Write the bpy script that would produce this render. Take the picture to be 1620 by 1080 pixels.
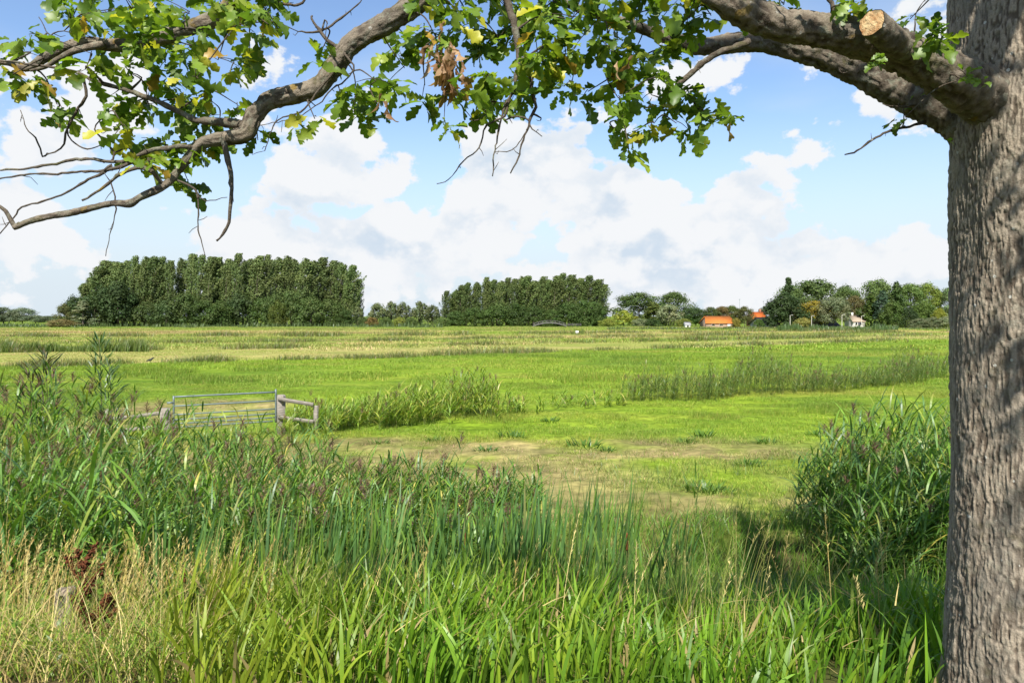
import bpy, math, random
import numpy as np
from mathutils import Matrix, Vector, Euler

# ------------------------------------------------------------------ scene, camera, sky, sun, exposure
sc = bpy.context.scene
for o in list(bpy.data.objects):
    bpy.data.objects.remove(o, do_unlink=True)
COL = sc.collection
R = math.radians
CAMZ, FPX, HOR = 3.3, 1170.0, 500.0         # eye height over the polder, focal length and horizon row of the photograph

cam_d = bpy.data.cameras.new('camera'); cam = bpy.data.objects.new('camera', cam_d); COL.objects.link(cam)
cam.location = (0, 0, CAMZ); cam.rotation_euler = (R(90), 0, 0)
cam_d.sensor_width = 36; cam_d.lens = FPX / 1620 * 36; cam_d.shift_y = -(540 - HOR) / 1620
cam_d.clip_start = 0.05; cam_d.clip_end = 9000
sc.camera = cam

SUN_AZ, SUN_EL = R(-7), R(47)                # behind the camera
sun_dir = Vector((math.sin(SUN_AZ) * math.cos(SUN_EL), -math.cos(SUN_AZ) * math.cos(SUN_EL), math.sin(SUN_EL)))
sd = bpy.data.lights.new('sun', 'SUN'); sd.energy = 4.6; sd.angle = R(0.6); sd.color = (1.0, 0.955, 0.88)
sun = bpy.data.objects.new('sun', sd); COL.objects.link(sun)
sun.rotation_euler = sun_dir.to_track_quat('Z', 'Y').to_euler(); sun.location = (10, -20, 30)

sc.view_settings.view_transform = 'Standard'; sc.view_settings.look = 'None'
sc.view_settings.exposure = 1.13; sc.view_settings.gamma = 1.0
sc.render.engine = 'CYCLES'
cy = sc.cycles
cy.use_denoising = True
try:
    cy.denoiser = 'OPENIMAGEDENOISE'; cy.denoising_input_passes = 'RGB_ALBEDO_NORMAL'; cy.denoising_prefilter = 'ACCURATE'
except Exception:
    pass
cy.max_bounces = 5; cy.diffuse_bounces = 3; cy.glossy_bounces = 2; cy.transmission_bounces = 4
cy.transparent_max_bounces = 4; cy.caustics_reflective = False; cy.caustics_refractive = False


class NT:
    """small helper for node trees"""
    def __init__(s, tree):
        s.t = tree; tree.nodes.clear()
    def n(s, kind, **kw):
        nd = s.t.nodes.new(kind)
        for k, v in kw.items():
            setattr(nd, k, v)
        return nd
    def l(s, a, b):
        s.t.links.new(a, b)
    def inp(s, sock, v):
        if isinstance(v, bpy.types.NodeSocket):
            s.l(v, sock)
        elif v is not None:
            sock.default_value = v
    def m(s, op, a, b=None, c=None, clamp=False):
        nd = s.n('ShaderNodeMath', operation=op, use_clamp=clamp)
        for i, v in enumerate((a, b, c)):
            s.inp(nd.inputs[i], v)
        return nd.outputs[0]
    def vm(s, op, a, b=None, c=None):
        nd = s.n('ShaderNodeVectorMath', operation=op)
        for i, v in enumerate((a, b, c)):
            s.inp(nd.inputs[i], v)
        return nd.outputs['Value'] if op in ('DOT_PRODUCT', 'LENGTH') else nd.outputs[0]
    def ramp(s, v, lo, hi, smooth=True, a=0.0, b=1.0):
        nd = s.n('ShaderNodeMapRange', interpolation_type='SMOOTHSTEP' if smooth else 'LINEAR', clamp=True)
        s.inp(nd.inputs['Value'], v); nd.inputs['From Min'].default_value = lo; nd.inputs['From Max'].default_value = hi
        nd.inputs['To Min'].default_value = a; nd.inputs['To Max'].default_value = b
        return nd.outputs[0]
    def mix(s, f, a, b, blend='MIX'):
        nd = s.n('ShaderNodeMix', data_type='RGBA', blend_type=blend)
        s.inp(nd.inputs['Factor'], f); s.inp(nd.inputs['A'], rgba(a)); s.inp(nd.inputs['B'], rgba(b))
        return nd.outputs['Result']
    def noise(s, vec, scale, detail=4, rough=0.55, dist=0.0):
        nd = s.n('ShaderNodeTexNoise'); s.inp(nd.inputs['Vector'], vec)
        nd.inputs['Scale'].default_value = scale; nd.inputs['Detail'].default_value = detail
        nd.inputs['Roughness'].default_value = rough; nd.inputs['Distortion'].default_value = dist
        return nd.outputs[0]


def rgba(c):
    return (c[0], c[1], c[2], 1.0) if isinstance(c, (tuple, list, np.ndarray)) else c


def azel(px, py):
    a = math.atan((px - 810) / FPX)
    return a, math.atan((HOR - py) / FPX * math.cos(a))


def build_world():
    w = bpy.data.worlds.new('World'); sc.world = w; w.use_nodes = True
    # cumulus field as a function of the direction of view
    g = bpy.data.node_groups.new('cloud_field', 'ShaderNodeTree')
    g.interface.new_socket('Direction', in_out='INPUT', socket_type='NodeSocketVector')
    g.interface.new_socket('Field', in_out='OUTPUT', socket_type='NodeSocketFloat')
    g.interface.new_socket('Shade', in_out='OUTPUT', socket_type='NodeSocketFloat')
    T = NT(g)
    gi = T.n('NodeGroupInput'); go = T.n('NodeGroupOutput')
    D0 = T.vm('NORMALIZE', gi.outputs[0])
    warp = T.n('ShaderNodeTexNoise'); T.l(D0, warp.inputs['Vector']); warp.inputs['Scale'].default_value = 7; warp.inputs['Detail'].default_value = 3
    wv = T.vm('MULTIPLY', T.vm('SUBTRACT', warp.outputs['Color'], (0.5, 0.5, 0.5)), (0.11, 0.11, 0.09))
    Dw = T.vm('ADD', D0, wv)
    sx = T.n('ShaderNodeSeparateXYZ'); T.l(Dw, sx.inputs[0])
    az = T.m('ARCTAN2', sx.outputs[0], sx.outputs[1])
    el = T.m('ARCSINE', sx.outputs[2])
    cb = T.n('ShaderNodeCombineXYZ'); T.l(az, cb.inputs[0]); T.l(el, cb.inputs[1])
    # px, py, half width px, half height px, strength: heaps of cumulus standing in these directions
    heaps = [(545, 258, 105, 55, .46), (800, 300, 115, 80, .50), (850, 235, 60, 50, .25), (940, 300, 60, 60, .32),
             (1018, 310, 45, 60, .38), (1130, 375, 90, 60, .46), (1240, 375, 70, 50, .38), (985, 390, 110, 55, .36), (475, 345, 55, 50, .36),
             (400, 385, 80, 40, .36), (560, 400, 100, 45, .38), (690, 395, 70, 50, .38), (1290, 225, 60, 45, .30), (1420, 165, 90, 50, .20),
             (1190, 105, 150, 55, .24), (1190, 288, 32, 28, .34), (1430, 410, 100, 36, .42), (420, 105, 50, 45, .30), (110, 60, 140, 60, .28),
             (90, 230, 140, 80, .34), (60, 390, 160, 60, .34), (1350, 30, 160, 50, .26), (1330, 370, 35, 28, .26),
             (745, 165, 130, 34, -.24), (1330, 300, 90, 35, -.22), (655, 330, 40, 24, -.22), (560, 335, 40, 14, -.12), (840, 458, 420, 34, .22), (1120, 472, 130, 34, .34), (1290, 455, 180, 28, .2), (1075, 245, 50, 30, -.2), (1075, 300, 36, 40, -.22), (975, 250, 40, 30, -.16)]
    acc = None
    for (px, py, hw, hh, amp) in heaps:
        a, e = azel(px, py); sa, se = hw / FPX * math.cos(a) ** 2, hh / FPX
        v = T.vm('MULTIPLY_ADD', cb.outputs[0], (1 / sa, 1 / se, 0), (-a / sa, -e / se, 0))
        d = T.vm('DOT_PRODUCT', v, v)
        ex = T.m('POWER', 2.718 ** -0.55, d)
        acc = T.m('MULTIPLY', ex, amp * .8) if acc is None else T.m('MULTIPLY_ADD', ex, amp * .8, acc)
    st = T.vm('MULTIPLY', D0, (1, 1, 1.35))
    n1 = T.noise(st, 8.0, 8, 0.60, 0.0)
    n1b = T.noise(T.vm('ADD', st, (0.012, 0, 0.040)), 8.0, 5, 0.60, 0.0)
    vs = []
    for scl in (15.0, 36.0):
        vo = T.n('ShaderNodeTexVoronoi', feature='F1'); T.l(T.vm('ADD', st, T.vm('MULTIPLY', wv, (0.6, 0.6, 0.6))), vo.inputs['Vector'])
        vo.inputs['Scale'].default_value = scl
        vs.append(vo.outputs['Distance'])
    F = T.m('ADD', acc, -0.235)
    F = T.m('MULTIPLY_ADD', T.m('SUBTRACT', n1, 0.5), 1.55, F)
    F = T.m('MULTIPLY_ADD', T.m('SUBTRACT', 0.45, vs[0]), 0.26, F)
    F = T.m('MULTIPLY_ADD', T.m('SUBTRACT', 0.45, vs[1]), 0.17, F)
    T.l(F, go.inputs[0])
    sh = T.m('MULTIPLY_ADD', T.m('SUBTRACT', n1b, n1), 1.3, T.m('MULTIPLY', T.m('SUBTRACT', vs[0], 0.45), 0.30))
    sh = T.m('MULTIPLY_ADD', T.m('SUBTRACT', vs[1], 0.45), 0.12, sh)
    T.l(sh, go.inputs[1])

    W = NT(w.node_tree)
    tc = W.n('ShaderNodeTexCoord'); D = W.vm('NORMALIZE', tc.outputs['Generated'])
    sky = W.n('ShaderNodeTexSky'); sky.sky_type = 'NISHITA'; sky.sun_disc = False
    sky.sun_elevation = SUN_EL; sky.sun_rotation = math.pi - SUN_AZ
    sky.altitude = 0; sky.air_density = 1.0; sky.dust_density = 0.6; sky.ozone_density = 1.6
    nd = W.n('ShaderNodeGroup'); nd.node_tree = g; W.l(D, nd.inputs[0])
    f0, sh0 = nd.outputs
    mask = W.ramp(f0, -0.02, 0.07)
    sz = W.n('ShaderNodeSeparateXYZ'); W.l(D, sz.inputs[0])
    veil = W.ramp(sz.outputs[2], 0.30, 0.01, True, 0.0, 0.97)
    vn = W.noise(W.vm('MULTIPLY', D, (1, 1, 3)), 3.0, 4, 0.5)
    veil = W.m('MAXIMUM', veil, W.ramp(vn, 0.45, 0.75, True, 0.0, 0.35))
    sh = W.m('MULTIPLY', W.ramp(sh0, -0.02, 0.26), W.ramp(f0, 0.0, 0.30, True, 0.35, 1.0))
    ccol = W.mix(sh, (7.55, 7.7, 7.9), (5.35, 6.2, 7.15))
    skyc = W.mix(1.0, sky.outputs[0], (1.48, 1.56, 1.68), 'MULTIPLY')
    skyc = W.mix(veil, skyc, (5.9, 6.7, 7.4))
    colr = W.mix(mask, skyc, ccol)
    bg = W.n('ShaderNodeBackground'); bg.inputs['Strength'].default_value = 0.0555
    W.l(colr, bg.inputs['Color'])
    out = W.n('ShaderNodeOutputWorld'); W.l(bg.outputs[0], out.inputs['Surface'])
    w.cycles.sampling_method = 'MANUAL'; w.cycles.sample_map_resolution = 512


build_world()

# ------------------------------------------------------------------ helpers
rng = np.random.default_rng(11)
rnd = random.Random(5)


def P(px, py, Y):
    return np.array([(px - 810) / FPX * Y, Y, CAMZ - (py - HOR) / FPX * Y])


def G(px, py):
    """point of the flat polder (z = 0) seen at this place of the photograph"""
    Y = CAMZ * FPX / (py - HOR)
    return (px - 810) / FPX * Y, Y


def _hash(ix, iy, iz, seed):
    h = (ix.astype(np.uint32) * np.uint32(374761393)) ^ (iy.astype(np.uint32) * np.uint32(668265263)) ^ (iz.astype(np.uint32) * np.uint32(2147483647)) ^ np.uint32((seed * 974711) & 0xffffffff)
    h = (h ^ (h >> np.uint32(13))) * np.uint32(1274126177)
    h = (h ^ (h >> np.uint32(15))) * np.uint32(2246822519)
    h = h ^ (h >> np.uint32(16))
    return h.astype(np.float64) / 4294967295.0 * 2 - 1


def vnoise(x, y, z=None, seed=1):
    """smooth value noise, about -1..1"""
    x = np.asarray(x, float); y = np.asarray(y, float); z = np.zeros_like(x) if z is None else np.asarray(z, float)
    ix, iy, iz = np.floor(x), np.floor(y), np.floor(z)
    fx, fy, fz = x - ix, y - iy, z - iz
    ix, iy, iz = ix.astype(np.int64), iy.astype(np.int64), iz.astype(np.int64)
    ux, uy, uz = [f * f * f * (f * (f * 6 - 15) + 10) for f in (fx, fy, fz)]
    r = 0
    for dx in (0, 1):
        for dy in (0, 1):
            for dz in (0, 1):
                wgt = (ux if dx else 1 - ux) * (uy if dy else 1 - uy) * (uz if dz else 1 - uz)
                r = r + wgt * _hash(ix + dx, iy + dy, iz + dz, seed)
    return r


def fbm(x, y, z=None, seed=1, octv=4, gain=0.5):
    r, a, f, s = 0, 1.0, 1.0, 0
    for k in range(octv):
        r = r + a * vnoise(np.asarray(x) * f, np.asarray(y) * f, None if z is None else np.asarray(z) * f, seed + 7 * k)
        s += a; a *= gain; f *= 2.03
    return r / s * 1.6


def sstep(a, b, v):
    t = np.clip((v - a) / (b - a), 0, 1)
    return t * t * (3 - 2 * t)


def lerp(a, b, t):
    t = np.asarray(t)[..., None]
    return np.asarray(a) * (1 - t) + np.asarray(b) * t


class MB:
    """collects quads / triangles and builds one mesh"""
    def __init__(s):
        s.V, s.Q, s.T, s.C, s.n = [], [], [], [], 0
    def add(s, V, Q=None, T=None, C=None):
        V = np.asarray(V, float).reshape(-1, 3)
        s.V.append(V)
        if Q is not None and len(Q): s.Q.append(np.asarray(Q, np.int64).reshape(-1, 4) + s.n)
        if T is not None and len(T): s.T.append(np.asarray(T, np.int64).reshape(-1, 3) + s.n)
        C = np.ones((len(V), 3)) if C is None else np.broadcast_to(np.asarray(C, float), (len(V), 3))
        s.C.append(C); s.n += len(V)
        return s
    def mesh(s, name, mat, smooth=False):
        me = bpy.data.meshes.new(name)
        V = np.concatenate(s.V) if s.V else np.zeros((0, 3)); C = np.concatenate(s.C)
        Q = np.concatenate(s.Q) if s.Q else np.zeros((0, 4), np.int64)
        T = np.concatenate(s.T) if s.T else np.zeros((0, 3), np.int64)
        me.vertices.add(len(V)); me.vertices.foreach_set('co', V.astype(np.float32).ravel())
        nl = len(Q) * 4 + len(T) * 3
        me.loops.add(nl); me.loops.foreach_set('vertex_index', np.concatenate([Q.ravel(), T.ravel()]).astype(np.int32))
        me.polygons.add(len(Q) + len(T))
        st = np.concatenate([np.arange(len(Q)) * 4, len(Q) * 4 + np.arange(len(T)) * 3]).astype(np.int32)
        me.polygons.foreach_set('loop_start', st)
        try:
            me.polygons.foreach_set('loop_total', np.concatenate([np.full(len(Q), 4), np.full(len(T), 3)]).astype(np.int32))
        except Exception:
            pass
        if smooth:
            me.polygons.foreach_set('use_smooth', np.ones(len(Q) + len(T), bool))
        at = me.color_attributes.new('Col', 'FLOAT_COLOR', 'POINT')
        at.data.foreach_set('color', np.concatenate([C, np.ones((len(C), 1))], 1).astype(np.float32).ravel())
        me.update(calc_edges=True)
        me.materials.append(mat)
        return me
    def obj(s, name, mat, parent=None, smooth=False):
        return link(name, s.mesh(name, mat, smooth), parent)


def link(name, me, parent=None, local=False):
    o = bpy.data.objects.new(name, me); COL.objects.link(o)
    if parent is not None:
        o.parent = parent
        if not local and parent.type == 'EMPTY':
            o.matrix_parent_inverse = Matrix.Translation(-parent.location)
    return o


def tag(o, label=None, cat=None, group=None, kind=None):
    if label: o['label'] = label
    if cat: o['category'] = cat
    if group: o['group'] = group
    if kind: o['kind'] = kind
    return o


def thing(name, loc, label, cat, group=None):
    e = bpy.data.objects.new(name, None); COL.objects.link(e); e.location = tuple(float(v) for v in loc)
    e.empty_display_size = 0.1
    return tag(e, label, cat, group)


def ribbons(p0, az, tilt, bend, L, W, nseg=4, prof='lance', face=0.0, pw=1.4):
    """flat leaves: N centre lines that leave the vertical by tilt and curve on by bend"""
    p0 = np.asarray(p0, float).reshape(-1, 3); N = len(p0)
    az, tilt, bend, L, W, face = [np.broadcast_to(np.asarray(v, float), (N,)) for v in (az, tilt, bend, L, W, face)]
    t = np.linspace(0, 1, nseg + 1); tm = (t[1:] + t[:-1]) / 2
    th = tilt[:, None] + bend[:, None] * tm[None] ** pw
    ds = (L / nseg)[:, None]
    r = np.concatenate([np.zeros((N, 1)), np.cumsum(np.sin(th) * ds, 1)], 1)
    z = np.concatenate([np.zeros((N, 1)), np.cumsum(np.cos(th) * ds, 1)], 1)
    pts = np.stack([p0[:, 0:1] + np.cos(az)[:, None] * r, p0[:, 1:2] + np.sin(az)[:, None] * r, p0[:, 2:3] + z], -1)
    w = {'lance': (t + 0.10) ** 0.45 * (1 - t) ** 0.62 * 1.35, 'strap': np.where(t < 0.72, 1, np.clip((1 - t) / 0.28, 0, 1) ** 0.8),
         'taper': (1 - t) ** 0.75, 'stem': 1 - 0.5 * t, 'seed': np.sin(np.pi * np.clip(t + 0.08, 0, 1)) ** 0.7}[prof]
    w = np.maximum(w, 0.03)
    sd = np.stack([-np.sin(az + face), np.cos(az + face), np.zeros(N)], -1)
    off = sd[:, None, :] * (W[:, None] * w[None] / 2)[..., None]
    V = np.stack([pts - off, pts + off], 2)
    k = nseg + 1
    base = (np.arange(N) * k * 2)[:, None] + (np.arange(nseg) * 2)[None]
    Q = np.stack([base, base + 1, base + 3, base + 2], -1).reshape(-1, 4)
    return V.reshape(-1, 3), Q, np.tile(np.repeat(t, 2), N), np.repeat(np.arange(N), k * 2)


def spline(pts, rad, step):
    """Catmull-Rom through the points, resampled every step metres"""
    p = np.asarray(pts, float); r = np.asarray(rad, float)
    q = np.vstack([2 * p[0] - p[1], p, 2 * p[-1] - p[-2]]); rr = np.concatenate([[r[0]], r, [r[-1]]])
    out, ro = [], []
    for i in range(1, len(q) - 2):
        n = max(2, int(np.linalg.norm(q[i + 1] - q[i]) / step))
        t = np.arange(n) / n
        a, b, c, d = q[i - 1], q[i], q[i + 1], q[i + 2]
        t_ = t[:, None]
        out.append(0.5 * (2 * b + (c - a) * t_ + (2 * a - 5 * b + 4 * c - d) * t_ ** 2 + (3 * b - 3 * c + d - a) * t_ ** 3))
        ts = t * t * (3 - 2 * t)
        ro.append(rr[i] * (1 - ts) + rr[i + 1] * ts)
    out.append(p[-1:]); ro.append(r[-1:])
    return np.vstack(out), np.concatenate(ro)


def tube(pts, rad, nring=10, cap=True):
    """returns verts, quads, tris, ring directions"""
    p = np.asarray(pts, float); rad = np.asarray(rad, float); n = len(p)
    tan = np.gradient(p, axis=0); tan /= np.linalg.norm(tan, axis=1)[:, None] + 1e-9
    u = np.cross(tan[0], [0, 0, 1.0])
    if np.linalg.norm(u) < 0.1: u = np.cross(tan[0], [1.0, 0, 0])
    U = np.zeros((n, 3)); u /= np.linalg.norm(u)
    for i in range(n):
        u = u - tan[i] * np.dot(u, tan[i]); u = u / (np.linalg.norm(u) + 1e-9); U[i] = u
    Wv = np.cross(tan, U)
    a = np.arange(nring) / nring * 2 * np.pi
    dirs = U[:, None] * np.cos(a)[None, :, None] + Wv[:, None] * np.sin(a)[None, :, None]
    V = (p[:, None] + dirs * rad[:, None, None]).reshape(-1, 3)
    i = np.arange(n - 1)[:, None] * nring; j = np.arange(nring)[None]; j2 = (j + 1) % nring
    Q = np.stack([i + j, i + j2, i + nring + j2, i + nring + j], -1).reshape(-1, 4)
    T = []
    if cap:
        V = np.vstack([V, p[:1], p[-1:]])
        c0, c1 = n * nring, n * nring + 1; last = (n - 1) * nring
        T = [[c0, (k + 1) % nring, k] for k in range(nring)] + [[c1, last + k, last + (k + 1) % nring] for k in range(nring)]
    return V, Q, T, dirs.reshape(-1, 3)


def box(sx, sy, sz, c=(0, 0, 0), rot=None, bev=0.0):
    """box with chamfered vertical edges when bev > 0"""
    hx, hy = sx / 2, sy / 2
    if bev > 0:
        pr = [(hx - bev, -hy), (hx, -hy + bev), (hx, hy - bev), (hx - bev, hy), (-hx + bev, hy), (-hx, hy - bev), (-hx, -hy + bev), (-hx + bev, -hy)]
    else:
        pr = [(hx, -hy), (hx, hy), (-hx, hy), (-hx, -hy)]
    n = len(pr); V = []; lev = [(-sz / 2, 1.0), (sz / 2 - bev, 1.0), (sz / 2, 1 - bev / max(hx, hy) if bev else 1.0)] if bev else [(-sz / 2, 1.0), (sz / 2, 1.0)]
    for z, f in lev:
        V += [(x * f, y * f, z) for x, y in pr]
    V += [(0, 0, -sz / 2), (0, 0, sz / 2)]
    Q = [[k * n + i, k * n + (i + 1) % n, (k + 1) * n + (i + 1) % n, (k + 1) * n + i] for k in range(len(lev) - 1) for i in range(n)]
    top = (len(lev) - 1) * n
    T = [[len(V) - 2, (i + 1) % n, i] for i in range(n)] + [[len(V) - 1, top + i, top + (i + 1) % n] for i in range(n)]
    V = np.array(V, float)
    if rot is not None: V = V @ np.array(rot).T
    return V + np.asarray(c), Q, T


def frame_from(a, b):
    """rotation whose x axis runs from a to b"""
    x = np.asarray(b, float) - np.asarray(a, float); L = np.linalg.norm(x); x /= L
    y = np.cross([0, 0, 1.0], x); y /= np.linalg.norm(y); z = np.cross(x, y)
    return np.stack([x, y, z], 1), L


# ------------------------------------------------------------------ materials
def mat_new(name):
    m = bpy.data.materials.new(name); m.use_nodes = True
    return m, NT(m.node_tree)


def mat_leaf(name, trans=0.35, rough=0.5, spec=0.3, tint=None, noise=0.0, noise_scale=8, tcol=(1.15, 1.25, 0.55)):
    """leaf: vertex colour (times the instance or object tint), diffuse + gloss + light shining through"""
    m, T = mat_new(name)
    a = T.n('ShaderNodeAttribute', attribute_name='Col'); c = a.outputs['Color']
    if tint == 'instance':
        b = T.n('ShaderNodeAttribute', attribute_name='tint', attribute_type='INSTANCER')
        c = T.mix(1.0, c, b.outputs['Color'], 'MULTIPLY')
    if tint == 'object':
        oi = T.n('ShaderNodeObjectInfo'); c = T.mix(1.0, c, oi.outputs['Color'], 'MULTIPLY')
    if noise:
        ge = T.n('ShaderNodeNewGeometry')
        nv = T.noise(ge.outputs['Position'], noise_scale, 3, 0.6)
        v = T.ramp(nv, 0.25, 0.75, False, 1 - noise, 1 + noise)
        cc = T.n('ShaderNodeCombineXYZ')
        for k in range(3): T.l(v, cc.inputs[k])
        c = T.mix(1.0, c, cc.outputs[0], 'MULTIPLY')
    p = T.n('ShaderNodeBsdfPrincipled'); T.l(c, p.inputs['Base Color'])
    p.inputs['Roughness'].default_value = rough; p.inputs['Specular IOR Level'].default_value = spec
    tr = T.n('ShaderNodeBsdfTranslucent'); T.l(T.mix(1.0, c, tcol, 'MULTIPLY'), tr.inputs['Color'])
    mx = T.n('ShaderNodeMixShader'); mx.inputs[0].default_value = trans
    T.l(p.outputs[0], mx.inputs[1]); T.l(tr.outputs[0], mx.inputs[2])
    o = T.n('ShaderNodeOutputMaterial'); T.l(mx.outputs[0], o.inputs[0])
    return m


def mat_solid(name, col, rough=0.8, spec=0.2, metal=0.0, var=0.25, scale=20, stretch=(1, 1, 1), col2=None, bump=0.0, bscale=60, use_col=False, obj_space=True):
    m, T = mat_new(name)
    tc = T.n('ShaderNodeTexCoord'); vec = T.vm('MULTIPLY', tc.outputs['Object'], stretch)
    n1 = T.noise(vec, scale, 6, 0.6)
    c2 = col2 if col2 is not None else tuple(v * (1 - var) for v in col)
    c = T.mix(T.ramp(n1, 0.3, 0.7), c2, col)
    if use_col:
        a = T.n('ShaderNodeAttribute', attribute_name='Col'); c = T.mix(1.0, c, a.outputs['Color'], 'MULTIPLY')
    p = T.n('ShaderNodeBsdfPrincipled'); T.l(c, p.inputs['Base Color'])
    p.inputs['Roughness'].default_value = rough; p.inputs['Specular IOR Level'].default_value = spec; p.inputs['Metallic'].default_value = metal
    if bump:
        b = T.n('ShaderNodeBump'); b.inputs['Strength'].default_value = bump; b.inputs['Distance'].default_value = 0.01
        T.l(T.noise(vec, bscale, 5, 0.6), b.inputs['Height']); T.l(b.outputs[0], p.inputs['Normal'])
    o = T.n('ShaderNodeOutputMaterial'); T.l(p.outputs[0], o.inputs[0])
    return m


M = {}
M['crown'] = mat_leaf('far foliage', 0.25, 0.6, 0.2, 'object')
M['reed'] = mat_leaf('reed leaf', 0.40, 0.42, 0.45, None, 0.22, 9)
M['blade'] = mat_leaf('sedge blade', 0.42, 0.42, 0.40, None, 0.2, 7)
M['turf'] = mat_leaf('turf', 0.30, 0.6, 0.25, 'instance')
M['dry'] = mat_leaf('dry straw', 0.25, 0.7, 0.15, None, 0.15, 11, (1.1, 1.0, 0.8))
M['oakleaf'] = mat_leaf('oak leaf', 0.50, 0.42, 0.40, None, 0.18, 25)
M['farbark'] = mat_solid('far bark', (.14, .12, .09), 0.9, 0.1, scale=1.2)
M['metal'] = mat_solid('galvanised steel', (.15, .19, .18), 0.55, 0.4, 0.35, 0.25, 9)
M['greywood'] = mat_solid('weathered wood', (.27, .24, .20), 0.85, 0.15, 0, 0.45, 6, (1, 1, 9), bump=0.6, bscale=25)
M['duckweed'] = mat_solid('duckweed water', (.13, .19, .025), 0.35, 0.4, 0, 0.5, 3.0, col2=(.035, .05, .015), bump=0.3, bscale=80)
M['concrete'] = mat_solid('old concrete', (.30, .24, .17), 0.9, 0.1, 0, 0.4, 18, bump=0.7, bscale=70)
M['dock'] = mat_solid('dock seed', (.13, .045, .02), 0.85, 0.1, 0, 0.4, 60)
M['bird'] = mat_solid('black feathers', (.012, .012, .014), 0.5, 0.4)


def mat_bark(name, lichen=0.4, dark=1.0):
    """bark: grain of the bark by vertex colour R (ridge height), with lichen, moss and fine relief"""
    m, T = mat_new(name)
    a = T.n('ShaderNodeAttribute', attribute_name='Col'); sp = T.n('ShaderNodeSeparateColor'); T.l(a.outputs['Color'], sp.inputs[0])
    ge = T.n('ShaderNodeTexCoord'); pos = ge.outputs['Object']
    st = T.vm('MULTIPLY', pos, (1, 1, 0.3))
    n1 = T.noise(st, 45, 6, 0.65); n2 = T.noise(pos, 5, 4, 0.6); n3 = T.noise(pos, 130, 3, 0.6)
    h = T.m('MULTIPLY_ADD', T.m('SUBTRACT', n1, 0.5), 0.7, sp.outputs[0])
    c = T.mix(T.ramp(h, 0.10, 0.85), (.125, .100, .078), (.40, .345, .275))
    c = T.mix(T.ramp(n2, 0.42, 0.75, True, 0, 0.7), c, (.23, .215, .185))
    st2 = T.noise(T.vm('MULTIPLY', pos, (1, 1, 0.18)), 7, 4, 0.6)
    c = T.mix(T.ramp(st2, 0.50, 0.72, True, 0, 0.55), c, (.105, .090, .072))
    li = T.m('MULTIPLY', T.ramp(T.noise(pos, 22, 5, 0.65), 0.52, 0.64), lichen)
    c = T.mix(li, c, (.33, .34, .27))
    mo = T.m('MULTIPLY', T.ramp(T.noise(pos, 9, 5, 0.6), 0.56, 0.70), lichen * 0.8)
    c = T.mix(mo, c, (.12, .125, .035))
    yl = T.m('MULTIPLY', T.ramp(T.noise(T.vm('ADD', pos, (7, 3, 1)), 8, 4, 0.55), 0.64, 0.70), sp.outputs[2])
    c = T.mix(yl, c, (.36, .24, .03))
    vo = T.n('ShaderNodeTexVoronoi'); T.l(pos, vo.inputs['Vector']); vo.inputs['Scale'].default_value = 14
    spots = T.m('MULTIPLY', T.m('LESS_THAN', vo.outputs['Distance'], 0.11), T.ramp(T.noise(pos, 3, 2), 0.42, 0.55))
    c = T.mix(spots, c, (.62, .62, .57))
    c = T.mix(T.ramp(n3, 0.3, 0.7, True, 0.0, 0.35), c, (.10, .075, .05))
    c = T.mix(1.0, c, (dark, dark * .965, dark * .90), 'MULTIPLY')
    p = T.n('ShaderNodeBsdfPrincipled'); T.l(c, p.inputs['Base Color']); p.inputs['Roughness'].default_value = 0.9
    p.inputs['Specular IOR Level'].default_value = 0.15
    b = T.n('ShaderNodeBump'); b.inputs['Strength'].default_value = 0.75; b.inputs['Distance'].default_value = 0.012
    T.l(T.m('ADD', n1, T.m('MULTIPLY', n3, 0.5)), b.inputs['Height']); T.l(b.outputs[0], p.inputs['Normal'])
    o = T.n('ShaderNodeOutputMaterial'); T.l(p.outputs[0], o.inputs[0])
    return m


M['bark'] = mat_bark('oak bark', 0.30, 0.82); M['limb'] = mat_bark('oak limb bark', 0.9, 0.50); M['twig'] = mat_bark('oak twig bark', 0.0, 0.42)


# ------------------------------------------------------------------ ground of dike, ditch and polder
BR_G, MID_G, STRAW, OLIVE, BROWN = (.190, .280, .026), (.118, .200, .023), (.31, .265, .12), (.20, .215, .045), (.17, .125, .06)


def gz(x, y):
    x = np.asarray(x, float); y = np.asarray(y, float)
    z = np.interp(y, [-60, -2, 2.6, 4, 5.5, 7, 8, 10.3, 11.3, 12.8, 6000], [1.8, 1.75, 1.65, 1.26, .72, .12, -.36, -.44, -.06, 0, 0])
    near = 1 - sstep(25, 45, y)
    return z + near * (0.05 * fbm(x / 1.3, y / 1.3, seed=3, octv=3) * sstep(0, 3, y) + 0.03 * vnoise(x / 5, y / 5, seed=5))


L1X, L1Y = [-2000, 0, 300, 600, 850, 1100, 1500, 3500], [640, 581, 573, 566, 557, 549, 536, 511]


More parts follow.
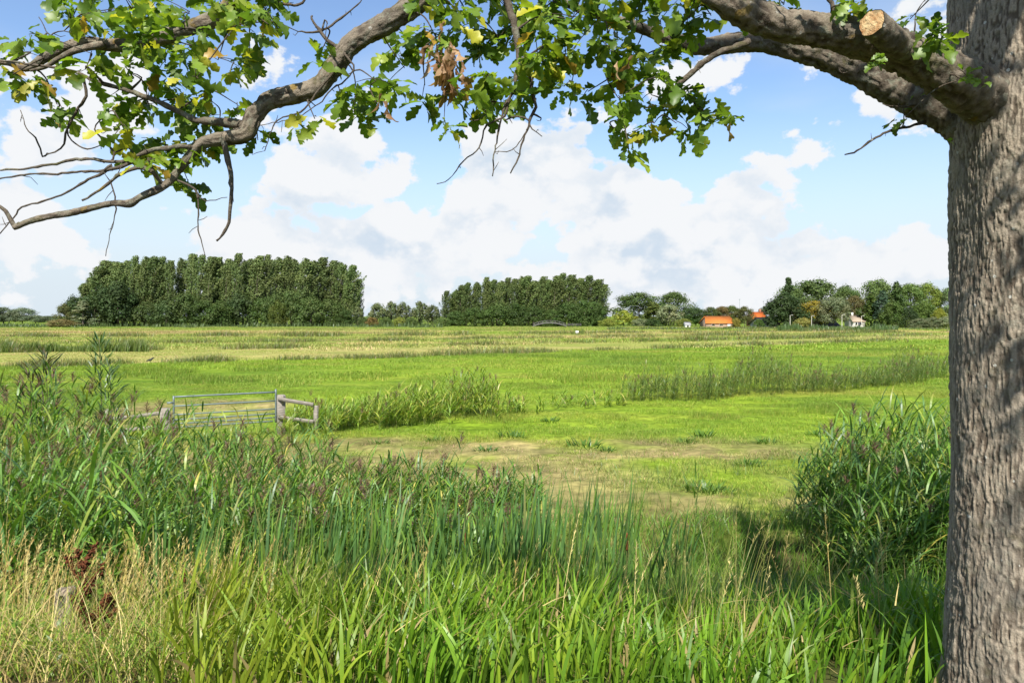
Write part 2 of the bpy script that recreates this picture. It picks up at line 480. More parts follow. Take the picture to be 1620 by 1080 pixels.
def zone(x, y):
    """colour of the sward, share of straw, at points of the polder"""
    x = np.asarray(x, float); y = np.asarray(y, float); yy = np.maximum(y, 5)
    px = 810 + FPX * x / yy; py = HOR + CAMZ * FPX / yy
    n1 = fbm(x / 7, y / 7, seed=21); n2 = fbm(x / 1.1, y / 1.1, seed=22); n3 = fbm(x / 30, y / 9, seed=23); n4 = fbm(x / 14, y / 2.2, seed=27)
    c = lerp(BR_G, MID_G, np.clip(0.35 + 0.5 * n1 + 0.25 * n2, 0, 1))
    c = lerp(c, (.27, .28, .05), np.clip(0.6 * n4, 0, 0.6))
    d = np.interp(px, L1X, L1Y) + 1.2 * n1 - py                    # > 0: beyond the far ditch
    hay = np.interp(px, [-500, 0, 700, 1100, 1500], [24, 22, 15, 8, 5])
    far = sstep(-0.5, 1.0, d)
    hayc = lerp((.35, .33, .12), (.26, .30, .07), np.clip(.5 + .8 * n4, 0, 1))
    c = lerp(c, hayc, far)
    s2 = fbm(x / 90, y / 7.0, seed=31); s3 = fbm(x / 40, y / 16, seed=33)
    fc = lerp((.35, .31, .11), (.22, .27, .055), np.clip(.6 + 1.4 * s2, 0, 1))
    fc = lerp(fc, (.19, .27, .035), np.clip(.1 + 1.5 * s3, 0, .95))
    fc = lerp(fc, BROWN, np.clip(.9 * fbm(x / 25, y / 5, seed=35) - .15, 0, .6))
    c = lerp(c, fc, sstep(hay, hay + 2.5, d))
    c = lerp(c, (.16, .23, .035), sstep(190, 235, y))
    # worn and mown straw patches of the near field
    def patch(x0, x1, y0, y1, sx, sy, amt):
        return amt * sstep(x0 - sx, x0 + sx, x) * (1 - sstep(x1 - sx, x1 + sx, x)) * sstep(y0 - sy, y0 + sy, y) * (1 - sstep(y1 - sy, y1 + sy, y))
    s = patch(-8.5, 2.2, 13.5, 19.6, 1.6, .7, 1.0) + patch(-1.0, 5.2, 16.4, 18.2, 1.2, .5, .75) + patch(.6, 5.6, 11.6, 13.6, .8, .5, .85)
    s = s + patch(3.0, 6.5, 17.2, 19.6, .7, .4, .5) + patch(-14, -8.2, 21.5, 29, 1.0, 1.2, .95) + patch(-30, 40, 11.5, 20, 1, 1, .22)
    s = np.clip(s * (1.0 + .75 * n2 + .5 * n1), 0, 1) * (1 - sstep(30, 34, y))
    sc_ = lerp(STRAW, (.20, .165, .08), np.clip(.3 + .9 * fbm(x / .8, y / .8, seed=41), 0, 1))
    c = lerp(c, sc_, s * .92)
    return c, s, far


def mat_ground():
    m, T = mat_new('ground')
    a = T.n('ShaderNodeAttribute', attribute_name='Col')
    ge = T.n('ShaderNodeNewGeometry'); pos = ge.outputs['Position']
    n1 = T.noise(pos, 3.5, 6, 0.65); n2 = T.noise(pos, 0.25, 5, 0.6); n3 = T.noise(T.vm('MULTIPLY', pos, (0.25, 1, 1)), 0.9, 6, 0.65)
    c = T.mix(1.0, a.outputs['Color'], T.mix(T.ramp(n1, .3, .7), (.60, .60, .55), (1.22, 1.2, 1.1)), 'MULTIPLY')
    c = T.mix(1.0, c, T.mix(T.ramp(n3, .32, .68), (.72, .76, .70), (1.22, 1.17, 1.15)), 'MULTIPLY')
    c = T.mix(1.0, c, T.mix(T.ramp(n2, .35, .65), (.85, .90, .8), (1.1, 1.05, 1.1)), 'MULTIPLY')
    p = T.n('ShaderNodeBsdfPrincipled'); T.l(c, p.inputs['Base Color']); p.inputs['Roughness'].default_value = 0.95; p.inputs['Specular IOR Level'].default_value = 0.05
    b = T.n('ShaderNodeBump'); b.inputs['Strength'].default_value = 0.5; b.inputs['Distance'].default_value = 0.05
    T.l(n1, b.inputs['Height']); T.l(b.outputs[0], p.inputs['Normal'])
    o = T.n('ShaderNodeOutputMaterial'); T.l(p.outputs[0], o.inputs[0])
    return m


def ground():
    ys = np.concatenate([np.arange(-60, -2, 4), np.arange(-2, 12.8, .16), np.geomspace(12.8, 320, 330), np.geomspace(330, 7000, 30)])
    u = np.concatenate([-np.geomspace(60, 1.25, 22), np.linspace(-1.2, 1.2, 300), np.geomspace(1.25, 60, 22)])
    wd = np.maximum(ys, 7.0)
    X = u[None] * wd[:, None]; Yg = np.repeat(ys[:, None], len(u), 1)
    Z = gz(X, Yg)
    c, s, far = zone(X, Yg)
    bank = 1 - sstep(10.8, 12.2, Yg)
    soil = lerp((.10, .085, .04), (.06, .075, .02), np.clip(.5 + fbm(X, Yg, seed=51), 0, 1))
    c = lerp(c * .85, soil, bank)
    nx = len(u); i = np.arange(len(ys) - 1)[:, None] * nx; j = np.arange(nx - 1)[None]
    Q = np.stack([i + j, i + j + 1, i + nx + j + 1, i + nx + j], -1).reshape(-1, 4)
    o = MB().add(np.stack([X, Yg, Z], -1), Q, None, c.reshape(-1, 3)).obj('ground', mat_ground(), smooth=True)
    tag(o, 'green and straw-coloured polder meadow reaching to the horizon', 'ground', kind='structure')
    xs = np.linspace(-90, 90, 60); yw = np.array([7.6, 8.4, 9.2, 10, 10.9])
    X, Yw = np.meshgrid(xs, yw); i = np.arange(4)[:, None] * 60; j = np.arange(59)[None]
    Q = np.stack([i + j, i + j + 1, i + 60 + j + 1, i + 60 + j], -1).reshape(-1, 4)
    w = MB().add(np.stack([X, Yw, np.full_like(X, -.31)], -1), Q).obj('water', M['duckweed'])
    tag(w, 'duckweed-covered ditch water under the reeds', 'water', kind='structure')


ground()


# ------------------------------------------------------------------ turf: instanced patches of short blades
def turf_patch(size, n, h, w, seed, nseg=2):
    r = np.random.default_rng(seed)
    xy = (r.random((n, 2)) - .5) * size
    cl = vnoise(xy[:, 0] / size * 5, xy[:, 1] / size * 5, seed=seed)
    hh = h * (0.6 + .5 * r.random(n)) * (1 + .5 * cl)
    V, Q, t, i = ribbons(np.column_stack([xy, np.full(n, -.01)]), r.random(n) * 6.28, .15 + .5 * r.random(n), .3 + .8 * r.random(n), hh, w * (.7 + .6 * r.random(n)), nseg, 'taper', r.normal(0, .6, n))
    b = .72 + .5 * r.random(n)
    y = np.where(r.random(n) < .12, 1.0, 0.0)
    c = np.stack([b * (1 + .8 * y), b * (1 + .18 * y), b * (1 + 1.2 * y)], -1)
    return MB().add(V, Q, None, c[i]).mesh('turf_patch', M['turf'])


def scatter(name, meshes, pts, rot, scl, tint, idx):
    """one object whose geometry nodes put the patches on its points"""
    me = bpy.data.meshes.new(name); n = len(pts)
    me.vertices.add(n); me.vertices.foreach_set('co', np.asarray(pts, np.float32).ravel())
    for nm, ty, dat, key in (('rz', 'FLOAT', rot, 'value'), ('scl', 'FLOAT_VECTOR', scl, 'vector'), ('tint', 'FLOAT_COLOR', np.column_stack([tint, np.ones(n)]), 'color'), ('pick', 'INT', idx, 'value')):
        a = me.attributes.new(nm, ty, 'POINT'); a.data.foreach_set(key, np.asarray(dat, np.int32 if ty == 'INT' else np.float32).ravel())
    ob = link(name, me)
    g = bpy.data.node_groups.new(name, 'GeometryNodeTree'); g.is_modifier = True
    g.interface.new_socket('Geometry', in_out='INPUT', socket_type='NodeSocketGeometry')
    g.interface.new_socket('Geometry', in_out='OUTPUT', socket_type='NodeSocketGeometry')
    N = g.nodes; L = g.links
    gi = N.new('NodeGroupInput'); go = N.new('NodeGroupOutput')
    g2i = N.new('GeometryNodeGeometryToInstance')
    for k, m_ in enumerate(reversed(meshes)):
        src = bpy.data.objects.new('turf_patch', m_)
        oi = N.new('GeometryNodeObjectInfo'); oi.inputs['Object'].default_value = src; oi.inputs['As Instance'].default_value = False
        L.new(oi.outputs['Geometry'], g2i.inputs[0])
    def attr(nm, ty):
        a = N.new('GeometryNodeInputNamedAttribute'); a.data_type = ty; a.inputs['Name'].default_value = nm; return a.outputs[0]
    ip = N.new('GeometryNodeInstanceOnPoints')
    L.new(gi.outputs[0], ip.inputs['Points']); L.new(g2i.outputs[0], ip.inputs['Instance'])
    ip.inputs['Pick Instance'].default_value = True
    L.new(attr('pick', 'INT'), ip.inputs['Instance Index'])
    cx = N.new('ShaderNodeCombineXYZ'); L.new(attr('rz', 'FLOAT'), cx.inputs[2])
    er = N.new('FunctionNodeEulerToRotation'); L.new(cx.outputs[0], er.inputs[0]); L.new(er.outputs[0], ip.inputs['Rotation'])
    L.new(attr('scl', 'FLOAT_VECTOR'), ip.inputs['Scale'])
    L.new(ip.outputs[0], go.inputs[0])
    md = ob.modifiers.new('scatter', 'NODES'); md.node_group = g
    return ob


def turf():
    specs = [('short_grass', 1.0, 420, .10, .010, 11.4, 36, 1.35, 'short bright green and straw grass of the near meadow'),
             ('meadow_grass', 3.0, 700, .15, .026, 35, 74, 1.5, 'bright green pasture grass of the middle meadow'),
             ('far_grass', 8.0, 700, .26, .085, 72, 240, 1.3, 'tan and green rough grass of the far fields')]
    for k, (nm, size, nb, h, w, y0, y1, dens, lab) in enumerate(specs):
        meshes = [turf_patch(size, nb, h, w, 100 + 10 * k + q) for q in range(4)]
        area = 0.5 * (y1 ** 2 - y0 ** 2) * 1.56
        n = int(area / size ** 2 * dens)
        y = np.sqrt(y0 ** 2 + (y1 ** 2 - y0 ** 2) * rng.random(n)); x = (rng.random(n) * 1.56 - .82) * y
        c, s, far = zone(x, y)
        keep = rng.random(n) > .55 * s * (k == 0)
        x, y, c, s, far = x[keep], y[keep], c[keep], s[keep], far[keep]; n = len(x)
        hs = (.75 + .5 * rng.random(n)) * (1 - .45 * s)
        hs = hs * np.where(k == 0, 1 + .9 * np.clip(fbm(x / 2, y / 2, seed=61), 0, 1) * (y < 16), 1)
        if k == 1:
            tu = np.clip(fbm(x / 4, y / 2.5, seed=63) * 1.6, 0, 1) * (far < .5)
            hs = hs * np.where(far > .5, .6, 1) * (1 + 1.0 * tu); c = c * (1 - .22 * tu)[:, None]
        if k == 0:
            tu = np.clip(fbm(x / 1.6, y / 1.2, seed=64) * 1.5 - .1, 0, 1); c = c * (1 - .25 * tu)[:, None]; hs = hs * (1 + .8 * tu)
        scl = np.column_stack([np.ones(n), np.ones(n), hs])
        o = scatter(nm, meshes, np.column_stack([x, y, gz(x, y)]), rng.random(n) * 6.28, scl, c * 1.12, rng.integers(0, 4, n))
        tag(o, lab, 'grass', kind='stuff')


turf()


# ------------------------------------------------------------------ trees, houses and bridge on the far side
def env(style, h, W):
    """crown radius at relative height h"""
    if style == 'poplar':
        return W / 2 * np.interp(h, [0, .22, .3, .5, .7, .85, .95, 1], [0, .12, .55, .85, 1, .85, .5, .12])
    if style == 'column':
        return W / 2 * np.interp(h, [0, .06, .3, .6, .85, 1], [.5, .8, 1, .85, .45, .05])
    if style == 'spire':
        return W / 2 * np.interp(h, [0, .1, .3, .7, 1], [.6, 1, .8, .35, .03])
    if style == 'bush':
        return W / 2 * np.interp(h, [0, .1, .35, .7, .9, 1], [.75, .95, 1, .85, .5, .1])
    return W / 2 * np.interp(h, [0, .12, .25, .5, .75, .9, 1], [0, .45, .85, 1, .85, .55, .1])


def tree_meshes(style, H, W, seed, nclump, nleaf, leaf, lean=0.0):
    r = np.random.default_rng(seed)
    h0 = {'poplar': .24, 'round': .2, 'willow': .16, 'column': .04, 'spire': .05, 'bush': .03}[style]
    h = h0 + (1 - h0) * r.random(nclump) ** .85
    a = r.random(nclump) * 6.283
    lob = 1 + .22 * np.sin(a * 3 + r.random() * 6) + .12 * np.sin(a * 5 + h * 9)
    rr = env(style, h, W) * lob * (.45 + .6 * r.random(nclump) ** .6)
    ctr = np.column_stack([np.cos(a) * rr + lean * H * h ** 2, np.sin(a) * rr, h * H])
    cr = W * {'poplar': .13, 'round': .12, 'willow': .12, 'column': .17, 'spire': .14, 'bush': .15}[style] * (.7 + .7 * r.random(nclump))
    if style == 'poplar':                       # ascending plumes instead of round clumps
        hb = .18 + .74 * r.random(nclump); ht = np.minimum(hb + .10 + .11 * r.random(nclump), 1.0)
        rt = env(style, np.minimum(ht, .97), W) * lob * (.35 + .75 * r.random(nclump))
        ht = np.where(r.random(nclump) < .12, np.minimum(ht * 1.02, 1.03), ht)
        top_ = np.column_stack([np.cos(a) * rt + lean * H * ht ** 2 + .25, np.sin(a) * rt, ht * H])
        bot_ = np.column_stack([np.cos(a) * rt * .35 + lean * H * hb ** 2, np.sin(a) * rt * .35, hb * H])
        ctr = (top_ * .7 + bot_ * .3)
    N = nclump * nleaf; ci = np.repeat(np.arange(nclump), nleaf)
    d = r.normal(size=(N, 3)); d /= np.linalg.norm(d, axis=1)[:, None]
    st = {'poplar': (.85, .85, 1.9), 'round': (1.15, 1.15, .8), 'willow': (1, 1, 1.25), 'column': (.8, .8, 1.5), 'spire': (1.1, 1.1, .7), 'bush': (1, 1, 1)}[style]
    p = ctr[ci] + d * np.array(st) * (cr[ci] * (.55 + .6 * r.random(N)))[:, None]
    if style == 'poplar':
        f = r.random(N) ** .75; wdt = (.88 * np.sin(np.pi * np.clip(f * .86 + .14, 0, 1)) ** .8 + .08) * (.8 + .5 * r.random(nclump))[ci]
        p = bot_[ci] * (1 - f)[:, None] + top_[ci] * f[:, None] + d * (wdt * (.5 + .6 * r.random(N)))[:, None]
        p[:, 0] += .35 * f ** 3
    if style == 'willow':
        p[:, 2] -= .25 * cr[ci] * r.random(N)
    p[:, 2] = np.maximum(p[:, 2], .05)
    nrm = d + r.normal(0, .32, (N, 3)) + np.array([0, 0, .25]); nrm /= np.linalg.norm(nrm, axis=1)[:, None]
    u = np.cross(nrm, r.normal(size=(N, 3))); u /= np.linalg.norm(u, axis=1)[:, None]; v = np.cross(nrm, u)
    s = (leaf * (.6 + .8 * r.random(N)))[:, None]; k = .55 + .5 * r.random((N, 1))
    V = np.stack([p - u * s, p + v * s * k, p + u * s * (.8 + .4 * r.random((N, 1))), p - v * s * k], 1).reshape(-1, 3)
    Q = np.arange(N * 4).reshape(-1, 4)
    cl = .78 + .4 * r.random(nclump); b = cl[ci] * (.88 + .24 * r.random(N)); ye = (.92 + .25 * r.random(nclump))[ci]
    c = np.repeat(np.column_stack([b * ye, b, b * .9]), 4, 0)
    crown = MB().add(V, Q, None, c).mesh('crown', M['crown'])
    mb = MB()
    top = H * (.9 if style != 'bush' else .6); tr = max(.06, H * .013)
    pts, rad = spline([(0, 0, -.3), (.02 * W, 0, top * .3), (lean * H * .3, .01 * W, top * .65), (lean * H * .8, 0, top)], [tr * 1.4, tr, tr * .65, .04], top / 8)
    mb.add(*tube(pts, rad, 7)[:3])
    for q in range(9 if style != 'spire' else 4):
        j = r.integers(0, nclump); b0 = pts[np.argmin(abs(pts[:, 2] - max(ctr[j, 2] - W * .45, h0 * H * .6)))]
        pp, ra = spline([b0, (b0 + ctr[j]) / 2 + [0, 0, -.04 * H * (style != 'poplar')], ctr[j]], [tr * .45, tr * .3, .03], H / 12)
        mb.add(*tube(pp, ra, 5)[:3])
    trunk = mb.mesh('trunk', M['farbark'], True)
    return crown, trunk


PROTO = {}
def proto(style, k):
    if (style, k) not in PROTO:
        prm = {'poplar': (23, 6.2, 84, 100, .175, .03), 'round': (12, 11, 105, 90, .19, .0), 'willow': (8, 6, 62, 62, .20, .0), 'column': (14, 4.5, 60, 62, .24, 0),
               'spire': (14, 5, 60, 60, .22, 0), 'bush': (7, 7, 80, 90, .16, 0)}[style]
        PROTO[(style, k)] = tree_meshes(style, prm[0], prm[1], 300 + 17 * k + len(style) * 131, *prm[2:]) + (prm[0], prm[1])
    return PROTO[(style, k)]


def tree(px, top, wpx, Y, style, col, name, label, cat, group=None, base_y=0.0):
    cm, tm, H0, W0 = proto(style, rnd.randrange(5 if style == 'poplar' else 3))
    H = CAMZ + (HOR - top) / FPX * Y; W = wpx / FPX * Y
    e = thing(name, ((px - 810) / FPX * Y, Y, base_y), label, cat, group)
    e.rotation_euler = (0, 0, rnd.uniform(-.5, .5) if style == 'poplar' else rnd.uniform(0, 6.28))
    e.scale = (W / W0, W / W0, H / H0)
    t = link('trunk', tm, e, True)
    c = link('crown', cm, e, True); v = 1.28 * rnd.uniform(.78, 1.22); c.color = (col[0] * v, col[1] * v, col[2] * v, 1)
    return e


_K = 1.0
POP, POP2, DARK, MIDT, SILV, YELL, BRN, LIME = (.086, .120, .042), (.090, .125, .042), (.032, .056, .018), (.068, .105, .030), (.125, .150, .082), (.19, .155, .02), (.125, .095, .035), (.12, .145, .03)


def woods():
    # big wood behind the gate
    def prof1(px): return np.interp(px, [128, 135, 150, 165, 190, 215, 300, 420, 480, 520, 545, 556, 566], [452, 440, 418, 412, 410, 405, 405, 403, 407, 411, 416, 424, 436])
    px = 132.0
    while px < 566:
        tree(px, prof1(px) + rnd.uniform(-4, 8), rnd.uniform(22, 40), 244 + rnd.uniform(-5, 5), 'poplar', POP, 'poplar_tree', 'tall wind-swept poplar in the front row of the big wood beyond the metal gate', 'tree', 'front poplars of the big wood')
        px += rnd.uniform(10, 19)
    px = 140.0
    while px < 555:
        tree(px, prof1(px) + rnd.uniform(2, 14), rnd.uniform(26, 34), 262 + rnd.uniform(-4, 6), 'poplar', POP, 'poplar_tree', 'poplar glimpsed between the front poplars of the big wood beyond the metal gate', 'tree', 'rear poplars of the big wood')
        px += rnd.uniform(14, 24)
    for px, top, w in ((150, 470, 60), (186, 455, 66), (232, 480, 44), (262, 478, 46), (292, 468, 52), (325, 478, 46), (350, 480, 44), (378, 472, 50), (412, 476, 44), (436, 472, 40), (462, 468, 46), (492, 474, 50), (520, 478, 46), (545, 490, 34)):
        tree(px, top + rnd.uniform(-3, 3), w, 234 + rnd.uniform(-3, 3), 'bush', rnd.choice([(.040, .068, .017), (.050, .078, .022), (.036, .060, .020)]), 'understorey_tree', 'low dark green tree filling the foot of the big wood', 'tree', 'understorey trees of the big wood')
    tree(440, 480, 26, 229, 'bush', (.075, .10, .02), 'bush', 'lighter yellowish green bush against the dark foot of the big wood', 'bush')
    tree(131, 476, 36, 226, 'spire', (.15, .175, .10), 'silver_willow', 'pale silvery willow at the outer edge of the big wood', 'tree')
    tree(101, 482, 22, 230, 'round', (.075, .085, .03), 'small_tree', 'small brownish green tree standing before the silvery willow', 'tree')
    tree(118, 472, 36, 240, 'bush', DARK, 'edge_tree', 'rounded dark tree at the low end of the big wood', 'tree')
    tree(97, 506, 40, 222, 'bush', (.17, .145, .06), 'bush', 'low tan reed bush beside the silvery willow', 'bush')
    for px, top, w in ((5, 487, 46), (35, 488, 40), (14, 496, 34), (56, 499, 36), (76, 500, 34), (-20, 490, 50)):
        tree(px, top, w, 330, 'round', (.10, .128, .085), 'distant_tree', 'small hazy grey-green tree on the horizon past the tan bush', 'tree', 'distant hazy trees past the tan bush')  # air haze is put into the crown colour as a greyer green
    # pollard willows between the two woods
    for px, top, w in ((566, 487, 22), (597, 481, 28), (619, 479, 24), (638, 480, 24), (664, 479, 28), (684, 484, 26)):
        tree(px, top, w, 240, 'willow', (.085, .108, .048), 'pollard_willow', 'rounded grey-green pollard willow between the two woods', 'tree', 'pollard willows between the woods')
    for px, w, c in ((588, 22, BRN), (610, 18, MIDT), (632, 20, LIME), (650, 20, MIDT), (575, 18, MIDT), (700, 20, MIDT)):
        tree(px, 503, w, 228, 'bush', c, 'low_bush', 'low bush at the feet of the pollard willows', 'bush', 'low bushes under the pollard willows')
    # second wood, behind the footbridge
    def prof2(px): return np.interp(px, [700, 712, 722, 760, 800, 860, 900, 935, 952, 960], [466, 460, 450, 441, 438, 437, 437, 440, 446, 454])
    px = 704.0
    while px < 958:
        tree(px, prof2(px) + rnd.uniform(-4, 9), rnd.uniform(20, 36), 250 + rnd.uniform(-4, 4), 'poplar', POP2, 'poplar_tree', 'poplar in the front row of the wood behind the arched footbridge', 'tree', 'front poplars of the second wood')
        px += rnd.uniform(8, 16)
    px = 716.0
    while px < 950:
        tree(px, prof2(px) + rnd.uniform(2, 10), rnd.uniform(24, 30), 266 + rnd.uniform(-4, 4), 'poplar', POP2, 'poplar_tree', 'poplar half hidden in the rear of the wood behind the arched footbridge', 'tree', 'rear poplars of the second wood')
        px += rnd.uniform(15, 19)
    for px, top, w in ((722, 494, 34), (752, 488, 40), (788, 484, 44), (815, 482, 36), (845, 486, 38), (872, 492, 34), (900, 482, 40), (925, 478, 44), (945, 484, 32)):
        tree(px, top, w, 238 + rnd.uniform(-2, 2), 'bush', (.042, .072, .018), 'understorey_tree', 'low dark green tree at the foot of the wood behind the footbridge', 'tree', 'understorey trees of the second wood')
    # between the second wood and the farm
    tree(1010, 465, 78, 255, 'round', MIDT, 'broad_tree', 'broad airy green tree beside the yellow weeping willow', 'tree')
    tree(1066, 464, 52, 258, 'round', MIDT, 'broad_tree', 'tall airy green tree rising behind the silver willow near the orange barn', 'tree')
    tree(1034, 480, 34, 245, 'column', (.075, .10, .025), 'upright_tree', 'upright olive green tree between the yellow and the silver willow', 'tree')
    tree(1058, 483, 38, 236, 'willow', SILV, 'silver_willow', 'grey silver willow standing before the tall airy tree near the orange barn', 'tree')
    tree(987, 493, 34, 236, 'willow', (.16, .19, .03), 'weeping_willow', 'small yellow-green weeping willow at the end of the footbridge wood', 'tree')
    for px, w, c in ((962, 26, (.13, .155, .03)), (1012, 24, SILV), (1082, 22, (.13, .15, .035)), (1030, 26, DARK)):
        tree(px, 505, w, 230, 'bush', c, 'low_bush', 'low shrub in the row of willows before the barn', 'bush', 'low shrubs in the willow row')
    for px, top, w, c in ((1100, 488, 36, DARK), (1124, 487, 34, (.062, .085, .025)), (1143, 486, 30, BRN), (1158, 485, 32, (.06, .08, .022)), (1092, 498, 20, (.06, .12, .025)), (1102, 500, 18, (.06, .12, .025))):
        tree(px, top, w, 250, 'round', c, 'farm_tree', 'low rounded tree behind the orange barn', 'tree', 'trees behind the orange barn')
    tree(1178, 486, 30, 221, 'round', (.060, .066, .022), 'farm_tree', 'dark brownish green tree between the orange barn and the farmhouse', 'tree')
    tree(1165, 505, 14, 214, 'bush', (.17, .15, .03), 'bush', 'yellowish bush at the gable of the orange barn', 'bush')
    tree(1200, 506, 16, 212, 'bush', (.05, .09, .02), 'bush', 'green bush before the black farmhouse roof', 'bush')
    tree(1212, 486, 26, 246, 'round', (.085, .10, .06), 'farm_tree', 'thin grey tree behind the farmhouse', 'tree')
    # grove around the houses near the oak
    TR = [(1240, 470, 62, 216, 'bush', DARK, 'dark dense tree where the grove begins beside the farmhouse'),
          (1247, 440, 26, 232, 'spire', DARK, 'dark pointed conifer rising over the start of the grove'),
          (1252, 455, 48, 238, 'round', (.06, .095, .028), 'mid green tree under the pointed conifer'),
          (1292, 446, 82, 244, 'round', MIDT, 'broad high green tree behind the golden chestnut'),
          (1264, 482, 34, 222, 'round', (.15, .12, .03), 'small reddish gold tree beside the golden chestnut'),
          (1288, 478, 56, 220, 'round', YELL, 'golden yellow chestnut tree in the grove'),
          (1270, 504, 26, 210, 'bush', (.17, .17, .05), 'pale yellowish shrub at the foot of the golden chestnut'),
          (1318, 473, 56, 216, 'round', SILV, 'silver-leaved willow between the two grey roofs'),
          (1338, 455, 44, 246, 'round', (.062, .10, .03), 'green tree behind the silver-leaved willow'),
          (1352, 470, 40, 232, 'round', (.10, .09, .035), 'brownish tree over the pale house'),
          (1390, 446, 54, 242, 'round', MIDT, 'high bright green tree in the middle of the grove'),
          (1378, 468, 32, 224, 'column', (.068, .108, .022), 'wide green column tree beside the pale house'),
          (1396, 462, 26, 220, 'column', (.032, .058, .034), 'blue-green column conifer in the grove'),
          (1418, 449, 26, 222, 'column', (.042, .075, .018), 'slender dark cypress pointing above the grove'),
          (1412, 480, 36, 214, 'bush', (.05, .082, .018), 'dense green tree at the foot of the slender cypress'),
          (1440, 452, 54, 232, 'round', (.075, .115, .03), 'rounded green tree next to the slender cypress'),
          (1436, 490, 34, 212, 'bush', DARK, 'dark bush under the rounded green tree'),
          (1468, 451, 44, 234, 'round', (.105, .14, .025), 'yellow-green tree near the oak trunk'),
          (1462, 482, 38, 216, 'bush', (.06, .10, .02), 'green shrub tree under the yellow-green tree'),
          (1484, 458, 14, 240, 'spire', DARK, 'narrow dark spire conifer close to the oak trunk'),
          (1504, 458, 48, 232, 'round', (.08, .115, .045), 'grey-green tree half hidden by the oak trunk'),
          (1535, 455, 50, 235, 'round', (.07, .11, .03), 'tree hidden behind the oak trunk'),
          (1486, 490, 22, 212, 'bush', (.14, .16, .02), 'yellowish sapling among the silvery shrubs')]
    for px, top, w, Y, stl, c, lab in TR:
        tree(px, top, w, Y, stl, c, 'grove_tree', lab, 'tree')
    for px, top, w in ((1455, 505, 28), (1476, 503, 24), (1497, 502, 28), (1518, 504, 26)):
        tree(px, top, w, 206, 'bush', SILV, 'silvery_shrub', 'low silvery willow shrub along the grove beside the oak trunk', 'bush', 'silvery shrubs along the grove')


woods()


def gable_house(name, label, x0, x1, yc, depth, z_eave, z_ridge, wallc, roofc, over=.35, ridge_cut=0.0, windows=(), doors=(), chimney=None, z0=0):
    """house with its ridge along x; wall, roof slabs, windows and doors are parts"""
    e = thing(name, ((x0 + x1) / 2, yc, z0), label, 'house')
    hw, hd = (x1 - x0) / 2, depth / 2
    wm = mat_solid(name + ' wall', wallc, .9, .1, 0, .3, 1.5)
    rm = mat_solid(name + ' roof', roofc, .8, .15, 0, .22, 2.2, (1, 1, 1))
    V = [(-hw, -hd, 0), (hw, -hd, 0), (hw, hd, 0), (-hw, hd, 0), (-hw, -hd, z_eave), (hw, -hd, z_eave), (hw, hd, z_eave), (-hw, hd, z_eave), (-hw + ridge_cut, 0, z_ridge - .1), (hw - ridge_cut, 0, z_ridge - .1)]
    wl = link('wall', MB().add(V, [[0, 1, 5, 4], [2, 3, 7, 6], [1, 2, 6, 5], [3, 0, 4, 7]], [[5, 6, 9], [7, 4, 8]]).mesh('wall', wm), e, True)
    rw = hw + over; k = (z_ridge - z_eave) / hd; ze = z_eave - over * k
    mb = MB()
    for s in (-1, 1):
        a = [(-rw, s * (hd + over), ze), (rw, s * (hd + over), ze), (rw - ridge_cut, 0, z_ridge), (-rw + ridge_cut, 0, z_ridge)]
        b = [(x, y, z + .18) for x, y, z in a]
        mb.add(a + b, [[0, 1, 2, 3], [4, 5, 6, 7], [0, 1, 5, 4], [1, 2, 6, 5], [2, 3, 7, 6], [3, 0, 4, 7]])
    rf = link('roof', mb.mesh('roof', rm), e, True)
    tiles = max(3, int(math.hypot(hd + over, z_ridge - ze) / .55))
    for q in range(1, tiles):                      # courses of tiles as thin proud ledges
        f = q / tiles; y = -(hd + over) * (1 - f); z = ze + (z_ridge - ze) * f + .18
        xx = rw - ridge_cut * f
        c = link('tile_course', MB().add(*box(2 * xx - .05, .12, .05, (0, y, z))).mesh('tile_course', rm), rf, True)
    wmat = M.setdefault('window', mat_solid('dark pane', (.03, .035, .04), .15, .5)); fm = M.setdefault('whitepaint', mat_solid('white paint', (.75, .74, .70), .5, .3))
    for (wx, wz, ww, wh) in windows:
        w = link('window', MB().add(*box(ww, .1, wh, (wx, -hd - .03, wz))).mesh('window', fm), e, True)
        link('pane', MB().add(*box(ww - .2, .06, wh - .2, (wx, -hd - .075, wz))).mesh('pane', wmat), w, True)
    for (wx, ww, wh, cc) in doors:
        link('door', MB().add(*box(ww, .1, wh, (wx, -hd - .035, wh / 2))).mesh('door', mat_solid(name + ' door', cc, .7, .2)), e, True)
    if chimney:
        link('chimney', MB().add(*box(.6, .6, 1.3, (chimney, 0, z_ridge + .35), bev=.05)).mesh('chimney', wm), e, True)
    return e


